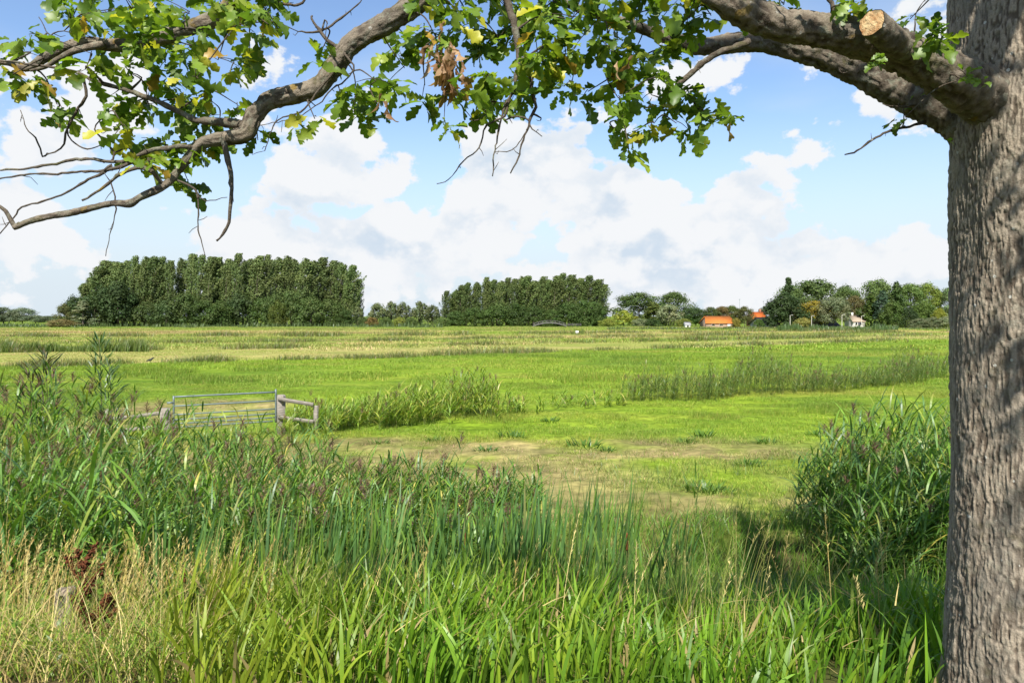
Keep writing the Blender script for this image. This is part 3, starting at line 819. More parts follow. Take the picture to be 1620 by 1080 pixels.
def farm():
    def X(px, Y): return (px - 810) / FPX * Y
    Y = 226
    b = gable_house('orange_barn', 'long barn with a bright orange tiled roof in front of low trees', X(1112, Y), X(1157, Y), Y, 7.5, 1.25, 3.15, (.34, .24, .18), (.46, .155, .035), .3, .8,
                windows=((-2.2, .8, 1.0, .6), (.2, .8, 1.0, .6)), doors=((2.6, 1.1, 1.0, (.55, .53, .5)), (3.8, .9, 1.0, (.04, .045, .05))))
    Y = 240
    gable_house('farmhouse', 'farmhouse with an orange-red roof behind the black roof', X(1186, Y), X(1207, Y), Y, 7, 2.2, 4.5, (.36, .17, .11), (.52, .13, .03), .3, .3, windows=((-1, 1.4, .9, 1.0),), chimney=1.2)
    Y = 224
    gable_house('black_roof_house', 'low white-walled house with a wide black roof beside the farmhouse', X(1193, Y), X(1224, Y), Y, 8, .95, 2.85, (.72, .70, .64), (.05, .045, .042), .5, .9, windows=((-1.5, .55, .8, .5), (1.2, .55, .8, .5)))
    Y = 226
    gable_house('grey_roof_house', 'steep dark grey roofed house half hidden by the silver-leaved willow', X(1288, Y), X(1318, Y), Y, 8, .6, 3.3, (.40, .33, .26), (.10, .09, .095), .4, 1.6, windows=((-1.2, .45, .8, .4),))
    Y = 226
    gable_house('pale_house', 'pale house with a tan roof behind the lamp posts', X(1343, Y), X(1361, Y), Y, 6, 1.75, 3.4, (.62, .60, .55), (.34, .27, .20), .3, .1, windows=((-.9, 1.1, .7, .9), (.6, 1.1, .7, .9)), doors=((0, .7, 1.5, (.06, .06, .07)),), chimney=-.8)
    Y = 224
    gable_house('white_shed', 'tiny white shed with a grey roof beside the bright green bushes', X(1083, Y), X(1091, Y), Y, 2, .75, 1.35, (.75, .74, .70), (.3, .3, .3), .2, .05, doors=((0, .5, .7, (.05, .05, .05)),))
    pm = mat_solid('pale pole', (.6, .58, .5), .6, .3)
    for px, top, lab in ((1250, 499, 'pale street lamp post beside the dark dense tree'), (1284, 500, 'pale street lamp post before the golden chestnut'), (1332, 498, 'pale street lamp post between the silver-leaved willow and the pale house'), (1363, 500, 'pale street lamp post at the end of the pale house')):
        Y = 208; x = X(px, Y); H = CAMZ + (HOR - top) / FPX * Y
        e = thing('street_lamp', (x, Y, 0), lab, 'lamp post', 'street lamps along the far road')
        pp, rr = spline([(0, 0, 0), (0, 0, H * .8), (0, -.0, H)], [.08, .06, .05], .4)
        link('pole', MB().add(*tube(pp, rr, 8)[:3]).mesh('pole', pm, True), e, True)
        pp, rr = spline([(0, 0, H - .05), (.25, 0, H + .12), (.6, 0, H + .12)], [.03, .03, .03], .1)
        link('arm', MB().add(*tube(pp, rr, 6)[:3]).mesh('arm', pm, True), e, True)
        link('lamp_head', MB().add(*box(.4, .16, .10, (.62, 0, H + .12), bev=.02)).mesh('lamp_head', pm), e, True)
    Y = 520; x = X(1170, Y)
    e = thing('radio_mast', (x, Y, 0), 'thin grey mast on the horizon above the orange barn trees', 'mast')
    H = CAMZ + (HOR - 473) / FPX * Y
    link('pole', MB().add(*tube([(0, 0, 0), (0, 0, H)], [.16, .10], 8)[:3]).mesh('pole', M['metal']), e, True)
    link('antenna', MB().add(*box(1.1, .2, .25, (0, 0, H - .3))).mesh('antenna', M['metal']), e, True)
    # arched footbridge
    Y = 224; x0, x1 = X(843, Y), X(896, Y); Wd = x1 - x0; cx = (x0 + x1) / 2
    e = thing('footbridge', (cx, Y, 0), 'grey wooden arched footbridge in front of the second wood', 'bridge')
    wm = mat_solid('grey bridge wood', (.13, .125, .115), .85, .1, 0, .3, 2)
    t = np.linspace(-1, 1, 25); arch = .35 + 1.0 * (1 - t ** 2)
    for s in (-1, 1):
        V = np.concatenate([np.column_stack([t * Wd / 2, np.full(25, s * .8 + dy), arch + dz]) for dy, dz in ((-.08, -.25), (.08, -.25), (.08, .1), (-.08, .1))])
        Q = [[a * 25 + i, a * 25 + i + 1, ((a + 1) % 4) * 25 + i + 1, ((a + 1) % 4) * 25 + i] for a in range(4) for i in range(24)]
        link('arch_beam', MB().add(V, Q).mesh('arch_beam', wm), e, True)
        rail = np.column_stack([t * Wd / 2, np.full(25, s * .8), arch + .6])
        link('handrail', MB().add(*tube(rail, np.full(25, .07), 6)[:3]).mesh('handrail', wm), e, True)
        for i in range(1, 25, 3):
            link('baluster', MB().add(*box(.07, .07, .68, (t[i] * Wd / 2, s * .8, arch[i] + .28))).mesh('baluster', wm), e, True)
    for i in range(24):
        a = (t[i] + t[i + 1]) / 2; z = .35 + 1.0 * (1 - a * a) + .06
        sl = -2.3 * a * 2 / Wd; ro = Matrix.Rotation(-math.atan(sl), 3, 'Y')
        link('plank', MB().add(*box(Wd / 24 - .05, 1.7, .07, (a * Wd / 2, 0, z), rot=ro)).mesh('plank', wm), e, True)
    f = thing('far_fence', (X(906, Y), Y - .5, 0), 'short grey post fence at the end of the arched footbridge', 'fence')
    for q in range(5):
        link('post', MB().add(*box(.14, .14, 1.1, (-2.4 + q * 1.2, 0, .55), bev=.02)).mesh('post', wm), f, True)
    for z in (.55, .95):
        link('rail', MB().add(*box(5.2, .07, .12, (0, -.11, z))).mesh('rail', wm), f, True)
    x, y = G(913, 531)
    e = thing('marker_post', (x, y, 0), 'small white marker post in the far field', 'post')
    link('post', MB().add(*box(.12, .12, .7, (0, 0, .35), bev=.02)).mesh('post', M['greywood']), e, True)
    link('plate', MB().add(*box(.5, .04, .4, (0, -.1, .62))).mesh('plate', M['whitepaint']), e, True)


farm()


# ------------------------------------------------------------------ gate, rails and bird
def gate():
    A = np.array([-8.98, 19.15, 0]); B = np.array([-6.42, 20.55, 0])
    rot, L = frame_from(A, B)
    pl = [(A, .92, .24, 'broad sawn wooden gate post carrying short rails, among the reeds'), (B, 1.12, .22, 'tall wooden gate post at the latch side of the metal gate')]
    for (p, h, w, lab) in pl:
        e = thing('gate_post', p + [0, 0, 0], lab, 'post')
        b = MB(); V, Q, T = box(w, .2, h + .4, (0, 0, h / 2 - .2), bev=.02); V = V @ rot.T * 1.0
        link('post', b.add(V, Q, T).mesh('post', M['greywood']), e, True)
        V, Q, T = box(.06, .05, .26, (w * .1, -.12, h - .12), bev=.008)
        link('strap', MB().add(V @ rot.T, Q, T).mesh('strap', M['greywood']), e, True)
    e = thing('metal_gate', A + rot[:, 0] * .2, 'galvanised metal field gate with six horizontal tubes between wooden posts', 'gate')
    o = np.array([0, 0, 0.0]); Lg = L - .34; ax = rot[:, 0]
    for z, r in ((1.20, .024), (.96, .021), (.735, .019), (.605, .019), (.50, .019), (.40, .019)):
        pts = np.array([ax * Lg * t + [0, 0, z] for t in np.linspace(0, 1, 9)])
        link('tube_bar', MB().add(*tube(pts, np.full(9, r), 10)[:3]).mesh('tube_bar', M['metal'], True), e, True)
    for t in (0, 1):
        pts = np.array([ax * Lg * t + [0, 0, z] for z in np.linspace(.36, 1.23 + .05 * t, 8)])
        link('upright', MB().add(*tube(pts, np.full(8, .026), 10)[:3]).mesh('upright', M['metal'], True), e, True)
    for z in (.5, 1.05):
        V, Q, T = box(.16, .05, .05, tuple(ax * (-.08) + [0, 0, z]), rot=rot)
        link('hinge', MB().add(V, Q, T).mesh('hinge', M['metal']), e, True)
    # rails running away from both posts
    def rails(p, q, zs, label):
        e = thing('wooden_fence', p, label, 'fence')
        r2, L2 = frame_from(p, q)
        for k, (z, dz) in enumerate(zs):
            a = np.array([0, 0, z]); b = np.array(q) - np.array(p) + [0, 0, z + dz]
            rr, LL = frame_from(a, b)
            V, Q, T = box(LL, .05, .095, (0, 0, 0), bev=.012); V = V @ rr.T + (a + b) / 2 + r2[:, 1] * -.13
            link('rail', MB().add(V, Q, T).mesh('rail', M['greywood']), e, True)
        V, Q, T = box(.11, .11, 1.0, (0, 0, .36), bev=.015)
        link('post', MB().add(V @ r2.T + np.array(q) - np.array(p), Q, T).mesh('post', M['greywood']), e, True)
    qx, qy = (500 - 810) / FPX * 20.2, 20.2
    rails(B, np.array([qx, qy, 0]), ((1.02, -.12), (.52, -.08)), 'grey wooden rail fence running from the tall gate post into the reeds')
    rails(A, np.array([-10.6, 19.4, 0]), ((.80, -.22), (.45, -.2)), 'short sloping wooden rails at the broad gate post')
    # crow on the hay strip
    x, y = G(237, 574)
    pts, rr = spline([(-.24, 0, .12), (-.12, 0, .16), (.02, 0, .2), (.13, 0, .27), (.19, 0, .33), (.25, 0, .33), (.31, 0, .315)], [.015, .05, .085, .07, .045, .035, .006], .02)
    V, Q, T, _ = tube(pts, rr, 10)
    mb = MB().add(V, Q, T)
    for s in (-.03, .03):
        mb.add(*tube([(.01, s, .16), (.02, s, .08), (.02, s, -.01)], [.014, .01, .01], 6)[:3])
    b = mb.obj('crow', M['bird'], smooth=True); b.location = (x, y, 0.02); b.rotation_euler = (0, 0, .3); b.scale = (1.0, 1.0, 1.0)
    tag(b, 'small black crow standing on the mown straw strip', 'bird')


gate()


# ------------------------------------------------------------------ reeds
def mixc(cols, wts, n, r=None):
    r = r or rng
    c = np.array(cols)[r.choice(len(cols), n, p=np.array(wts) / np.sum(wts))]
    return c * (.78 + .44 * r.random((n, 1)))


REEDC = [(.115, .225, .034), (.155, .275, .032), (.085, .175, .045), (.24, .30, .045), (.40, .35, .07)]


def reed_geo(base, L, lean_az, lean, r, K=10, wind=0.2, leafscale=1.0, plume=None, cols=REEDC, wts=(5, 4, 4, 1.2, .35)):
    """stems, leaves and plumes of N reeds; every entry is (V, Q, colour)"""
    base = np.asarray(base, float).reshape(-1, 3); N = len(base)
    def at(t):
        return base + np.stack([np.cos(lean_az) * lean * L * t ** 2, np.sin(lean_az) * lean * L * t ** 2, L * t * (1 - .12 * lean * t)], -1)
    stems, leaves, plumes = [], [], []
    V, Q, t, i = ribbons(base, lean_az, .03, lean * 1.7, L, .011, 5, 'stem', r.random(N) * 3)
    stems = (V, Q, mixc([(.15, .19, .05), (.22, .21, .07), (.11, .15, .045)], (3, 1, 2), N, r)[i])
    az0 = r.random(N) * 6.28
    for k in range(K):
        tk = .22 + .76 * (k + r.random(N) * .7) / K
        p = at(tk)
        az = az0 + np.pi * (k % 2) + r.normal(0, .5, N)
        dx, dy = np.cos(az) + wind * 2.2, np.sin(az)
        az = np.arctan2(dy, dx)
        top = sstep(.75, 1.0, tk)
        V, Q, t, i = ribbons(p, az, .42 + .35 * r.random(N) - .25 * top, .55 + 1.1 * r.random(N) - .3 * top, leafscale * (.34 + .22 * r.random(N)) * (1 - .35 * top) * (.75 + .25 * np.minimum(L / 1.6, 1.3)), leafscale * (.024 + .014 * r.random(N)), 5, 'lance', r.normal(0, .45, N))
        c = mixc(cols, wts, N, r)
        yl = (r.random(N) < .10)[i] * t[:]
        cc = lerp(c[i], (.34, .30, .06), np.clip(yl * .9, 0, .8))
        leaves.append((V, Q, cc))
    if plume is not None and plume.any():
        idx = np.where(plume)[0]; tip = at(np.ones(N))[idx]; n = len(idx)
        for k in range(34):
            f = k / 34
            p = tip + np.column_stack([r.normal(0, .006, n), r.normal(0, .006, n), -.05 + .17 * f + 0 * idx])
            az = r.normal(.1, 1.0, n) + np.where(r.random(n) < .25, 3.1, 0)
            V, Q, t, i = ribbons(p, az, .25 + .4 * r.random(n), .8 + .9 * r.random(n), (.09 + .09 * r.random(n)) * (1 - .45 * f), .009, 3, 'seed', r.random(n) * 3)
            c = mixc([(.15, .075, .06), (.20, .11, .075), (.11, .06, .05), (.24, .16, .09)], (3, 2, 2, 1), n, r)
            plumes.append((V, Q, c[i]))
    return stems, leaves, plumes


def reed_mass(name, label, base, L, seed, K=10, plume_share=.3, **kw):
    r = np.random.default_rng(seed); N = len(base)
    st, lv, pm = reed_geo(base, L, r.normal(.1, .7, N), .08 + .16 * r.random(N), r, K, plume=r.random(N) < plume_share, **kw)
    mb = MB().add(st[0], st[1], None, st[2])
    for V, Q, c in lv + pm: mb.add(V, Q, None, c)
    return tag(mb.obj(name, M['reed']), label, 'reeds', kind='stuff')


def reed_thing(base, L, seed, label, group, plume, lean=.14, K=10, leafscale=1.1):
    r = np.random.default_rng(seed)
    e = thing('reed', base, label, 'reed', group)
    st, lv, pm = reed_geo([base], np.array([L]), np.array([r.normal(.1, .5)]), np.array([lean]), r, K, plume=np.array([plume]), leafscale=leafscale, wts=(5, 4, 3, 1.2, .2))
    MB().add(st[0], st[1], None, st[2]).obj('stem', M['reed'], e)
    for V, Q, c in lv: MB().add(V, Q, None, c).obj('leaf', M['reed'], e)
    if plume:
        mb = MB()
        for V, Q, c in pm: mb.add(V, Q, None, c)
        mb.obj('plume', M['reed'], e)
    return e


def height_left(x): return np.interp(x, [-12, -7.2, -6.2, -5.2, -4.4, -3.4, -2.2, -1.2, -.3, .5], [2.35, 2.30, 2.12, 1.96, 1.90, 1.66, 1.32, 1.15, 1.05, .85])


def reeds():
    # bed along the near ditch
    n = 2300
    x = -10.5 + 10.9 * rng.random(n) ** .95; y = 7.7 + 3.7 * rng.random(n)
    front = np.interp(x, [-10, -4.6, -3.2, -2.2, .5], [7.3, 7.6, 8.0, 8.8, 9.4]); y = front + (11.5 - front) * rng.random(n)
    L = height_left(x) * (.72 + .33 * rng.random(n)) + .12 * vnoise(x / .9, y / .9, seed=77)
    z = gz(x, y)
    reed_mass('reed_bed', 'dense bed of green reeds with purple-brown plumes along the near ditch', np.column_stack([x, y, z]), L, 71, 9, .13)
    for k in range(64):
        xx = rnd.uniform(-8.2, .3); fr = float(np.interp(xx, [-10, -4.6, -3.2, -2.2, .5], [7.3, 7.6, 8.0, 8.8, 9.4]))
        yy = rnd.uniform(fr - .2, 10.8) if k % 3 else rnd.uniform(10.6, 11.5)
        pl = rnd.random() < .45; LL = float(height_left(xx)) * rnd.uniform(.92, 1.1)
        reed_thing((xx, yy, float(gz(xx, yy))), LL, 900 + k, 'tall reed with a purple-brown plume rising from the reed bed before the gate' if pl else 'leafy reed without a plume rising from the reed bed before the gate', 'plumed reeds of the bed before the gate' if pl else 'plumeless reeds of the bed before the gate', pl, rnd.uniform(.08, .25))
    # broad leaved reeds arching over, at the outer end of the bed
    for k in range(9):
        xx = rnd.uniform(-4.9, -3.6); yy = rnd.uniform(7.0, 7.6)
        reed_thing((xx, yy, float(gz(xx, yy))), rnd.uniform(1.75, 2.05), 1200 + k, 'broad-leaved reed with long arching pale green leaves above the concrete post', 'broad-leaved reeds above the concrete post', False, rnd.uniform(.05, .2), 9, 1.5)
    # clump beside the oak trunk
    n = 620
    x = 4.3 + 3.1 * rng.random(n); y = 9.0 + 2.6 * rng.random(n)
    k_ = rng.random(n) < sstep(3.9, 5.0, x) * .8 + .25; x, y = x[k_], y[k_]; n = len(x)
    L = np.interp(x, [4.0, 4.6, 5.4, 7.5], [1.1, 1.55, 2.0, 2.15]) * (.7 + .33 * rng.random(n))
    reed_mass('reed_clump', 'dark green reed clump beside the oak trunk', np.column_stack([x, y, gz(x, y)]), L, 72, 10, .07, leafscale=1.15, wts=(5, 3, 5, .6, .15))
    for k in range(20):
        xx = rnd.uniform(4.5, 6.6); yy = rnd.uniform(8.9, 11.2)
        reed_thing((xx, yy, float(gz(xx, yy))), float(np.interp(xx, [4.0, 4.6, 5.4, 7.5], [1.2, 1.7, 2.15, 2.3])) * rnd.uniform(.9, 1.05), 1300 + k, 'dark green leafy reed in the clump beside the oak trunk', 'reeds beside the oak trunk', rnd.random() < .2, rnd.uniform(.06, .2), 11, 1.2)
    # single plants that stand out
    def single(px, top, Y, seed, lab, plume, lean=.05, K=9, ls=1.0):
        p = P(px, top, Y); z0 = float(gz(p[0], Y)); reed_thing((p[0], Y, z0), p[2] - z0 - (.1 if plume else .0), seed, lab, None, plume, lean, K, ls)
    for k, (px, top) in enumerate(((12, 612), (38, 600), (60, 585), (92, 592), (118, 610), (135, 600), (195, 622), (215, 640), (28, 640), (105, 628))):
        p = P(px, top, 11.2); z0 = float(gz(p[0], 11.2)); reed_thing((p[0], 11.2, z0), p[2] - z0 - .08, 1500 + k, 'very tall plumed reed rising beside the willowherb at the back of the bed', 'tall reeds beside the willowherb', True, .08, 11, 1.2)
    single(722, 684, 11.3, 1401, 'lone reed with a dark plume standing in front of the straw patch', True)
    single(1096, 745, 9.8, 1402, 'lone broad-leaved reed shoot among low grass in the ditch', False, .03, 10, .9)
    single(1338, 640, 10.2, 1403, 'lone plumed reed leaning out of the clump by the oak trunk', True, .05, 10, 1.2)
    single(503, 640, 19.5, 1404, 'lone plumed reed beside the wooden rail fence', True, .06, 8, 1.2)
    n = 260                                        # rank growth round the gate
    px_ = rng.uniform(215, 520, n); yy = rng.uniform(17.6, 21.5, n); xx = (px_ - 810) / FPX * yy
    ok = (px_ < 262) | (px_ > 440) | (yy < 18.9); xx, yy, px_ = xx[ok], yy[ok], px_[ok]
    reed_mass('gate_reeds', 'yellow-green grass and reeds growing round the gate posts', np.column_stack([xx, yy, gz(xx, yy)]), (.30 + .45 * rng.random(len(xx))) * np.where(px_ > 440, 1.1, .8), 75, 7, .1, cols=[(.18, .28, .03), (.14, .23, .035), (.25, .29, .04)], wts=(3, 3, 2))
    # the field ditch: reeds, then willowherb and rush
    ln = np.array([(470, 690), (520, 684), (640, 675), (760, 660), (900, 648), (1000, 640), (1150, 632), (1300, 621), (1420, 610), (1510, 600), (1700, 585)], float)
    gp = np.array([G(a, b) for a, b in ln])
    s = rng.random(2500) ** .9 * (len(gp) - 1); i = np.minimum(s.astype(int), len(gp) - 2); f = (s - i)[:, None]
    c = gp[i] * (1 - f) + gp[i + 1] * f
    c = c + np.column_stack([rng.normal(0, .3, len(c)), rng.random(len(c)) * 2.2 + .7 * vnoise(s * 2.3, s * 0, seed=70) + rng.normal(0, .2, len(c))])
    px = np.interp(s, np.arange(len(ln)), ln[:, 0])
    lush = np.interp(px, [470, 520, 570, 620, 680, 750, 790, 840, 985, 1015, 1050, 1075, 1105, 1135, 1190, 1225, 1300, 1360, 1430, 1500, 1600], [.7, 1.2, 1.0, 1.3, 1.05, 1.5, .6, .36, .36, 1.25, 1.0, 1.5, 1.75, 1.25, 1.8, 1.3, 1.35, 1.15, 1.45, 1.2, 1.2])
    kp = rng.random(len(c)) < np.clip(lush * .9 - .2, .12, 1); c, px, lush = c[kp], px[kp], lush[kp]; lush = lush * .88
    left = px < 1000
    L = lush * (.5 + .6 * rng.random(len(c)) ** 1.5) * np.clip(1 + .42 * vnoise(c[:, 0] / 1.3, c[:, 1] / 1.3, seed=78) + .2 * vnoise(c[:, 0] / .4, c[:, 1] / .4, seed=79), .4, 1.5)
    b = np.column_stack([c, gz(c[:, 0], c[:, 1]) - .03])
    reed_mass('field_ditch_reeds', 'yellow-green reeds with brown plumes along the field ditch beside the gate', b[left], L[left], 73, 8, .16, leafscale=1.25, cols=[(.21, .32, .035), (.16, .26, .035), (.29, .33, .045), (.40, .35, .09)], wts=(4, 4, 3, 1))
    b, L = b[~left], L[~left]
    reed_mass('field_ditch_weeds', 'dark olive willowherb and reeds along the field ditch towards the oak', b, L * 1.06, 74, 16, .10, leafscale=.72, cols=[(.085, .145, .028), (.12, .19, .03), (.15, .15, .045), (.22, .23, .045)], wts=(5, 4, 1.5, 1))


reeds()


def willowherb(px, top, Y, seed, label, wid=1.0, cols=((.05, .095, .028), (.065, .12, .03))):
    """tall stem set with many narrow leaves"""
    r = np.random.default_rng(seed); p = P(px, top, Y); z0 = float(gz(p[0], Y)); H = p[2] - z0
    e = thing('willowherb', (p[0], Y, z0), label, 'weed')
    pts, rad = spline([(p[0], Y, z0), (p[0] + .02, Y, z0 + H * .5), (p[0] - .03, Y, z0 + H)], [.010, .008, .003], .12)
    MB().add(*tube(pts, rad, 6)[:3], C=(.12, .11, .05)).obj('stem', M['reed'], e)
    n = 210
    h = .15 + .85 * (np.arange(n) + r.random(n)) / n
    base = np.array([np.interp(h, np.linspace(0, 1, len(pts)), pts[:, k]) for k in range(3)]).T
    br = np.clip(1.15 - h, .14, .6) * .42 * wid
    az = np.arange(n) * 2.4 + r.normal(0, .4, n)
    base[:, 0] += np.cos(az) * br * r.random(n); base[:, 1] += np.sin(az) * br * r.random(n)
    c = mixc(cols, np.ones(len(cols)), n, r)
    for k in range(n):
        V, Q, t, i = ribbons(base[k:k + 1], az[k], .5 + .5 * r.random(), .7 * r.random(), (.10 + .09 * r.random()) * wid, .022 * wid, 3, 'lance', r.normal(0, .4))
        MB().add(V, Q, None, c[k]).obj('leaf', M['reed'], e)


willowherb(160, 536, 11.6, 31, 'tall dark leafy willowherb spire rising above the reed bed', 1.5)
willowherb(176, 575, 11.3, 34, 'shorter dark willowherb stem beside the tall spire', 1.4)
willowherb(75, 556, 11.8, 32, 'bushy brownish willowherb standing in the reeds before the meadow', 1.7, ((.06, .09, .035), (.10, .085, .05), (.05, .085, .03)))
willowherb(50, 580, 11.5, 33, 'second brownish willowherb stem among plumed reeds', 1.5, ((.07, .095, .035), (.11, .085, .05)))


# ------------------------------------------------------------------ cattails, sedge and dry grass in front
def cattails():
    CC = [(.090, .180, .050), (.112, .212, .048), (.140, .240, .036), (.074, .150, .048)]
    n = 1500
    x = rng.uniform(-3.4, 1.75, n); y = 6.7 + 2.3 * rng.random(n)
    dens = np.clip(.42 + .95 * vnoise(x / .6, y / .5, seed=81), 0, 1); k = rng.random(n) < dens; x, y = x[k], y[k]; n = len(x)
    L = (1.45 + .42 * rng.random(n)) * (1 + .10 * vnoise(x / .6, y / .6, seed=82)) * np.interp(x, [-3.2, -2, .6, 1.4, 1.6], [.8, .92, 1.0, 1.06, .8])
    V, Q, t, i = ribbons(np.column_stack([x, y, gz(x, y)]), rng.normal(.2, 1.4, n), np.abs(rng.normal(.05, .07, n)), .08 + .35 * rng.random(n) ** 2, L, .019 + .012 * rng.random(n), 7, 'strap', rng.random(n) * 3.1, 2.2)
    c = mixc(CC, (3, 4, 2, 2), n)
    cc = lerp(c[i], (.25, .22, .08), np.clip((rng.random(n) < .12)[i] * (t - .5) * 2, 0, .9))
    tag(MB().add(V, Q, None, cc).obj('cattail_stand', M['reed']), 'stand of upright blue-green cattail leaves in the ditch', 'cattails', kind='stuff')
    spots = [(290, 868, 6.1), (310, 880, 6.2), (520, 800, 7.3), (600, 800, 7.4), (675, 812, 7.5), (735, 800, 7.4), (800, 790, 7.6), (862, 775, 7.7), (905, 800, 7.7), (960, 785, 7.8), (990, 800, 7.9), (450, 820, 7.2), (560, 830, 7.0), (770, 815, 7.2)]
    for k, (px, top, Y) in enumerate(spots):
        p = P(px, top, Y); z0 = float(gz(p[0], Y)); H = p[2] - z0
        lab = ['tall cattail plant standing alone in front of the reed bed among dry grass', 'smaller cattail plant leaning beside the lone tall cattail'][k] if k < 2 else 'fan of tall blue-green cattail leaves in the ditch stand'
        e = thing('cattail', (p[0], Y, z0), lab, 'cattail', None if k < 2 else 'cattail plants of the ditch stand')
        r = np.random.default_rng(500 + k); nb = 9
        for q in range(nb):
            V, Q, t, i = ribbons([(p[0] + r.normal(0, .03), Y + r.normal(0, .03), z0)], r.normal(.1, 1.6), .03 + .10 * abs(r.normal()), .10 + .5 * r.random() ** 2, H * (.78 + .25 * r.random()), .024 + .010 * r.random(), 9, 'strap', r.random() * 3, 2.2)
            MB().add(V, Q, None, mixc(CC, (3, 4, 3, 1), 1, r)[0]).obj('leaf', M['reed'], e)
        if k in (0, 5, 10):
            pts, rd = spline([(p[0], Y, z0), (p[0] + .01, Y, z0 + H * .8), (p[0] + .02, Y, z0 + H * .92)], [.006, .005, .004], .15)
            MB().add(*tube(pts, rd, 6)[:3], C=(.14, .16, .05)).obj('stalk', M['reed'], e)
            pts, rd = spline([(p[0] + .008, Y, z0 + H * .70), (p[0] + .01, Y, z0 + H * .71), (p[0] + .012, Y, z0 + H * .81), (p[0] + .012, Y, z0 + H * .82)], [.005, .013, .013, .004], .012)
            MB().add(*tube(pts, rd, 9)[:3], C=(.14, .055, .02)).obj('seed_spike', M['dry'], e)


cattails()


def sedge():
    # broad bright blades on the slope of the dike
    n = 13500
    x = rng.uniform(-3.6, 5.4, n); y = 3.7 + 4.0 * rng.random(n)
    px = 810 + FPX * x / y
    den = np.clip(.62 + .7 * vnoise(x / .45, y / .45, seed=91), .05, 1) * sstep(230, 330, px)
    k = rng.random(n) < den; x, y, px = x[k], y[k], px[k]; n = len(x)
    L = (.55 + .40 * rng.random(n)) * (1 + .18 * vnoise(x / .8, y / .8, seed=92)) * np.interp(y, [3.7, 5, 6.5, 7.7], [.55, .95, 1.1, 1.15]) * np.interp(px, [300, 500, 900, 1020, 1300, 1420, 1500], [1, 1.05, 1.02, .70, .66, .85, .9])
    V, Q, t, i = ribbons(np.column_stack([x, y, gz(x, y) - .02]), rng.normal(.3, 1.7, n), (.06 + .30 * rng.random(n) ** 1.5) * np.where(rng.random(n) < .08, 3.0, 1), .25 + 1.3 * rng.random(n) ** 1.6, L, .010 + .015 * rng.random(n), 7, 'strap', rng.normal(0, .9, n), 1.8)
    gold = np.interp(px, [250, 330, 480, 600, 1500], [.7, .8, .45, .08, .05]) * (.6 + .6 * rng.random(n)) + .22 * vnoise(x / .5, y / .5, seed=93)
    c = mixc([(.110, .225, .016), (.140, .265, .018), (.080, .175, .016), (.19, .28, .02)], (4, 4, 3.5, 1.2), n)
    c = lerp(c, (.30, .30, .028), np.clip(gold, 0, .9) * .75)
    dead = (rng.random(n) < .05)
    c = np.where(dead[:, None], np.array([.34, .26, .11]), c)
    cc = lerp(c[i], (.32, .30, .05), np.clip((t - .7) * 2, 0, 1) * (rng.random(n) < .3)[i] * .6)
    sm = MB().add(V, Q, None, cc)
    n = 1700                                       # seed heads standing over the blades
    x = rng.uniform(-2.6, 4.8, n); y = 4.6 + 2.6 * rng.random(n); k = vnoise(x / .7, y / .7, seed=99) > .15; x, y = x[k], y[k]; n = len(x)
    L = .75 + .4 * rng.random(n); az = rng.normal(.3, 1.2, n)
    V, Q, t, i = ribbons(np.column_stack([x, y, gz(x, y)]), az, .04 + .12 * rng.random(n), .1 + .5 * rng.random(n), L, .004, 5, 'stem', rng.random(n) * 3)
    c = mixc([(.30, .32, .08), (.36, .31, .11), (.22, .30, .05)], (2, 2, 2), n); sm.add(V, Q, None, c[i])
    tips = V.reshape(n, 6, 2, 3).mean(2); sel = rng.random(n) < .3; tips, cs = tips[sel], c[sel]; m_ = len(tips)
    for q in range(22):
        f = 4.0 + .97 * q / 22; u = f - 4; p = tips[:, 4] * (1 - u) + tips[:, 5] * u
        V, Q, t, i = ribbons(p, rng.random(m_) * 6.28, .5 + .4 * rng.random(m_), .4, (.03 + .05 * rng.random(m_)) * (1.1 - u), .005, 2, 'seed', rng.random(m_)); sm.add(V, Q, None, cs[i])
    tag(sm.obj('sedge_grass', M['blade']), 'tall bright yellow-green sedge blades on the dike slope', 'grass', kind='stuff')
    # low soft grass in the ditch between cattails and oak
    n = 9000
    x = rng.uniform(.6, 6.5, n); y = rng.uniform(6.8, 12.2, n)
    L = (.34 + .30 * rng.random(n)) * (1 + .3 * vnoise(x / .7, y / .7, seed=95)); L = L * np.interp(y, [6.8, 10.5, 12.2], [1.25, 1, .55])
    V, Q, t, i = ribbons(np.column_stack([x, y, np.maximum(gz(x, y), -.33) - .01]), rng.normal(0, 1.8, n), .1 + .4 * rng.random(n), .4 + 1.2 * rng.random(n), L, .007 + .008 * rng.random(n), 5, 'taper', rng.normal(0, .8, n))
    c = mixc([(.12, .235, .024), (.155, .28, .026), (.095, .185, .026), (.21, .29, .035)], (4, 4, 3, 1), n)
    tag(MB().add(V, Q, None, c[i]).obj('ditch_grass', M['blade']), 'soft low green grass filling the ditch beside the oak', 'grass', kind='stuff')
    # mid-height tufts on the far bank and in the mown field
    n = 11000
    x = rng.uniform(-9, 10, n); y = 11.2 + 6.2 * rng.random(n) ** 1.5
    pt = np.clip(-.05 + 1.1 * vnoise(x / 1.1, y / .7, seed=97) + np.interp(x, [-3, 0, 3, 6], [-.3, .1, .45, .6]), 0, 1); k = rng.random(n) < pt; x, y = x[k], y[k]; n = len(x)
    V, Q, t, i = ribbons(np.column_stack([x, y, gz(x, y) - .01]), rng.random(n) * 6.28, .1 + .5 * rng.random(n), .3 + 1.0 * rng.random(n), (.2 + .3 * rng.random(n)) * np.interp(y, [11, 15, 18], [1.1, .95, .6]), .007 + .007 * rng.random(n), 4, 'taper', rng.normal(0, .8, n))
    c = mixc([(.10, .18, .025), (.14, .21, .03), (.24, .22, .07), (.07, .13, .025)], (4, 3, 2, 2), n)
